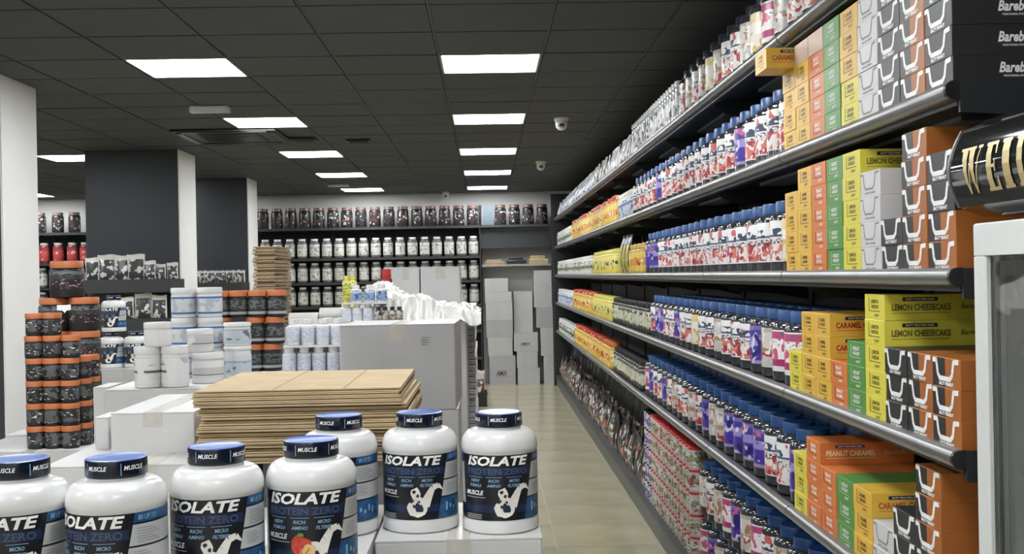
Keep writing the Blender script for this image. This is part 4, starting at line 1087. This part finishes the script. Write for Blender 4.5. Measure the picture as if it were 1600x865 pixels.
bj1 = J('black_jar', .085, .30, .07, .04, BK1, LC, BLACK)
k = 0; x = -3.50
seqx = []
while x < .95:
    if not (-.02 < x < .12): seqx.append(x)
    x += .208
for k, x in enumerate(seqx):
    place('bj1', bj1, (x, BXR+.12, bz[0]+.004), R.uniform(0,6), 'black jar with coppery lid, %s from left right of the columns, top back shelf' % nth(k), 'jar', 'black jars on the top back shelf')
for k, px in enumerate((64, 92, 118)):
    place('bj1', bj1, (PX(px, BXR+.12), BXR+.12, bz[0]+.004), R.uniform(0,6), 'black jar, %s from left between the two left columns, top back shelf' % nth(k), 'jar', 'black jars on the top back shelf')
WJ = print_mat('back_white_jar_print', .3, [(0,(.30,.30,.29)),(.12,(.60,.59,.55)),(.5,(.35,.35,.34)),(.54,(.55,.55,.52))], [((.2,.2,.2),.12,.7,26,.6)])
bj2 = J('white_label_jar', .075, .29, .05, .03, WJ, WHITE, mat('smoky_grey', (.10,.10,.10), .2, var=.3, scale=20))
for li in (1, 2, 3):
    x = -3.44; k = 0
    while x < -.12:
        place('bj2', bj2, (x, BXR+.10, bz[li]+.004), R.uniform(0,6), 'white-capped jar, %s from left, %s back shelf from top' % (nth(k), ('second','third','fourth')[li-1]), 'jar', 'white-capped jars on the back shelves')
        x += .182; k += 1
bj3 = J('red_jar', .078, .30, .055, .035, print_mat('back_red_jar_print', .3, [(0,(.06,.02,.02)),(.12,(.40,.06,.06)),(.6,(.25,.03,.03))], [((.65,.35,.35),.15,.6,18,.6)]), mat('grey_lid', (.35,.33,.33), .3), mat('dark_red_body', (.15,.02,.02), .3))
for k, px in enumerate((70, 92, 114, 134)):
    place('bj3', bj3, (PX(px, BXR+.1), BXR+.10, bz[1]+.004), R.uniform(0,6), 'red jar, %s from left between the two left columns, second back shelf' % nth(k), 'jar', 'red jars on the back shelf')
for li in (2, 3):
    for k, px in enumerate((66, 86, 106, 126)):
        place('bj2', bj2, (PX(px, BXR+.1), BXR+.10, bz[li]+.004), R.uniform(0,6), 'white-capped jar, %s between the left columns, %s back shelf' % (nth(k), ('third','fourth')[li-2]), 'jar', 'white-capped jars on the back shelves')
# flat slate board between the black jars
m = MB(); m.box(-.08, .08, -.01, .01, 0, .30, mat('slate_board', (.10,.13,.16), .5)); o = m.build('display_board', smooth=False); o.location = (PX(760, BXR+.1)+.045, BXR+.11, bz[0]+.004)
tag(o, 'blue-grey board standing between black jars on the top back shelf', 'board')
# alcove cartons
def ab(x0, x1, y0, y1, Y, d, label, text=None, m=CART, z0=None):
    a = P(x0, y1, Y); b = P(x1, y0, Y)
    return carton(a.x, b.x, Y, Y+d, a.z if z0 is None else z0, b.z, label, m, text=text, tape=False, group='cartons in the back alcove', tcol=mat('dark_red_mark', (.10,.02,.03), .5))
AY = 16.42
z = 0
seq1 = [(762, 803, .435, 'AMIX', 'bottom'), (760, 799, .27, None, 'second'), (758, 800, .26, None, 'third'), (758, 800, .27, None, 'fourth'), (757, 799, .15, None, 'fifth'), (757, 794, .20, None, 'topmost')]
for a, b, h, tx_, w_ in seq1:
    carton(PX(a, AY), PX(b, AY), AY, AY+.4, z, z+h, 'pale carton in the left alcove stack, %s one%s' % (w_, ' with a dark printed mark' if tx_ else ''), CARTG if w_ in ('bottom','third') else CART, text=tx_, group='cartons in the back alcove', tape=False, tcol=mat('dark_red_mark', (.10,.02,.03), .5)); z += h
z = 0
for a, b, h, tx_, w_ in [(806, 841, .25, None, 'bottom'), (805, 838, .245, None, 'second'), (801, 839, .27, 'AMIX', 'third'), (802, 832, .62, None, 'tall topmost')]:
    carton(PX(a, AY), PX(b, AY), AY+(.12 if w_ == 'tall topmost' else 0), AY+.4, z, z+h, 'pale carton in the middle alcove stack, %s one' % w_, CART, text=tx_, group='cartons in the back alcove', tape=False, tcol=mat('dark_red_mark', (.10,.02,.03), .5)); z += h
z = 0
for a, b, h, w_ in [(847, 863, .42, 'bottom'), (843, 863, .42, 'second'), (837, 863, .30, 'third'), (834, 862, .34, 'fourth'), (834, 862, .21, 'topmost')]:
    carton(PX(a, AY), PX(b, AY), AY, AY+.35, z, z+h, 'pale carton in the right alcove stack, %s one' % w_, CARTG if w_ == 'third' else CART, group='cartons in the back alcove', tape=False); z += h
# loft board and clutter above the alcove cartons
z = 1.77
o = MB().box(-.04, .98, 0, .38, 0, .03, mat('loft_board', (.36,.33,.29), .6)).build('loft_board', smooth=False); o.location = (0, AY+.03, 1.76); tag(o, 'wooden board laid across the alcove above the cartons', 'board')
for k, (xa, xb, h, mm, lab) in enumerate(((.0, .30, .07, KRAFTD, 'dark folded cardboard on the alcove board, left'), (.34, .62, .10, BLACK, 'black bundle on the alcove board, middle'), (.66, .95, .12, KRAFT, 'brown carton lying on the alcove board, right'))):
    m = MB(); m.box(xa, xb, 0, .25, 0, h*.6, mm, ch=.01); m.box(xa+.02, xb-.05, .02, .22, h*.6, h, mm, ch=.008); o = m.build('folded_cardboard' if mm is not BLACK else 'cloth_bundle', smooth=False); o.location = (0, AY+.06, 1.79); tag(o, lab, 'cardboard' if mm is not BLACK else 'bundle')
m = MB(); m.box(-.045, .33, 0, .3, 0, .22, CART); 
# crate with pouches at the aisle end
cz_ = empty('black_crate', (PX(748, 13.9), 13.9, 0))
m = MB(); m.box(-.09, .075, -.15, .15, 0, .015, BLACK)
m.box(-.09, .075, -.15, -.14, .015, .18, BLACK); m.box(-.09, .075, .14, .15, .015, .18, BLACK); m.box(-.09, -.08, -.14, .14, .015, .18, BLACK); m.box(.065, .075, -.14, .14, .015, .18, BLACK); m.build('crate_body', cz_, smooth=False)
MB().box(-.095, .08, -.155, -.150, .15, .18, BLACK).build('rim', cz_, smooth=False)
tag(cz_, 'small black crate on the floor at the far left end of the aisle', 'crate')
for k in range(3):
    place('cp', lambda: b_pouch('powder_pouch', .12, .42, .07, pouch_mat('pouch_print_red_white', .12, .4, (.5,.5,.48), (.15,.05,.04), (.6,.58,.55)), sd=90), (PX(748, 13.9)-.008, 13.83+k*.085, .0155), R.uniform(-.2,.2), 'white and red pouch in the black crate, %s one' % ('front','middle','rear')[k], 'pouch', 'pouches in the crate')

# ================================================================== CEILING FITTINGS
def ceil_at(px, py):
    v = M @ Vector((px-800, 432.5-py, -FPX)); v = v*((CEIL-CZ)/v.z); return v.x, v.y
def b_cam():
    o = empty('dome_camera')
    MB().lathe([(.055,-.028),(.06,-.02),(.06,0)], 20, WHITE).build('mount', o)
    MB().lathe([(.004,-.105),(.026,-.098),(.045,-.078),(.05,-.05),(.046,-.028)], 20, WHITE).build('dome', o)
    MB().lathe([(.022,-.012),(.022,.0),(.014,.004)], 16, BLACK).build('lens', o).matrix_local = Matrix.Translation((0,-.043,-.070)) @ Matrix.Rotation(PI/2+.5, 4, 'X')
    return o
for px, py, lab in ((877, 184, 'white dome camera on the ceiling, the nearer one'), (845, 252, 'white dome camera on the ceiling, the farther one')):
    x, y = ceil_at(px, py); place('cam', b_cam, (x, y, CEIL), 0, lab, 'security camera', 'ceiling cameras')
o = place('cam', b_cam, (PX(699, 16.75), 16.75, CEIL), 0, 'white dome camera at the foot of the ceiling by the back wall', 'security camera', 'ceiling cameras')
x, y = ceil_at(328, 166)
o = empty('emergency_light', (x, y, CEIL)); MB().box(-.14,.14,-.05,.05,-.045,0,WHITE,ch=.008).build('housing', o, smooth=False); MB().box(-.12,.12,-.052,-.050,-.038,-.008,mat('emergency_lens', (.7,.72,.7), .2)).build('lens', o, smooth=False)
tag(o, 'small white emergency light box on the ceiling, left side', 'emergency light')
x, y = ceil_at(529, 288); o = empty('emergency_light', (x, y, CEIL)); MB().box(-.14,.14,-.05,.05,-.03,0,WHITE,ch=.008).build('housing', o, smooth=False); tag(o, 'distant small white emergency light box on the ceiling', 'emergency light')
# cassette air conditioner
x, y = ceil_at(366, 211); o = empty('air_conditioner', (x, y, CEIL)); DK = mat('cassette_plastic', (.035,.037,.038), .5)
MB().box(-.44,.44,-.44,.44,-.022,0,DK,ch=.01).build('panel', o, smooth=False)
m = MB()
for a in ((-.36,.36,-.42,-.36),(-.36,.36,.36,.42),(-.42,-.36,-.34,.34),(.36,.42,-.34,.34)): m.box(*a, -.030, -.022, BLACK)
m.build('air_slot', o, smooth=False)
for i in range(9): MB().box(-.26,.26,-.26+i*.062,-.225+i*.062,-.028,-.022,BLACK).build('grille_slat', o, smooth=False)
tag(o, 'dark cassette air conditioner set in the ceiling', 'air conditioner')
x, y = ceil_at(560, 218); o = empty('ceiling_vent', (x, y, CEIL)); MB().box(-.11,.11,-.08,.08,-.02,0,BLACK,ch=.006).build('frame', o, smooth=False); MB().box(-.09,.09,-.06,.06,-.024,-.02,CTB).build('grille', o, smooth=False); tag(o, 'small black ceiling vent between the light columns', 'vent')
x, y = ceil_at(475, 216); o = empty('ceiling_vent', (x, y, CEIL)); MB().box(-.11,.11,-.11,.11,-.02,0,BLACK,ch=.006).build('frame', o, smooth=False); MB().box(-.09,.09,-.09,.09,-.024,-.02,CTB).build('grille', o, smooth=False); tag(o, 'small black ceiling vent right of the air conditioner', 'vent')
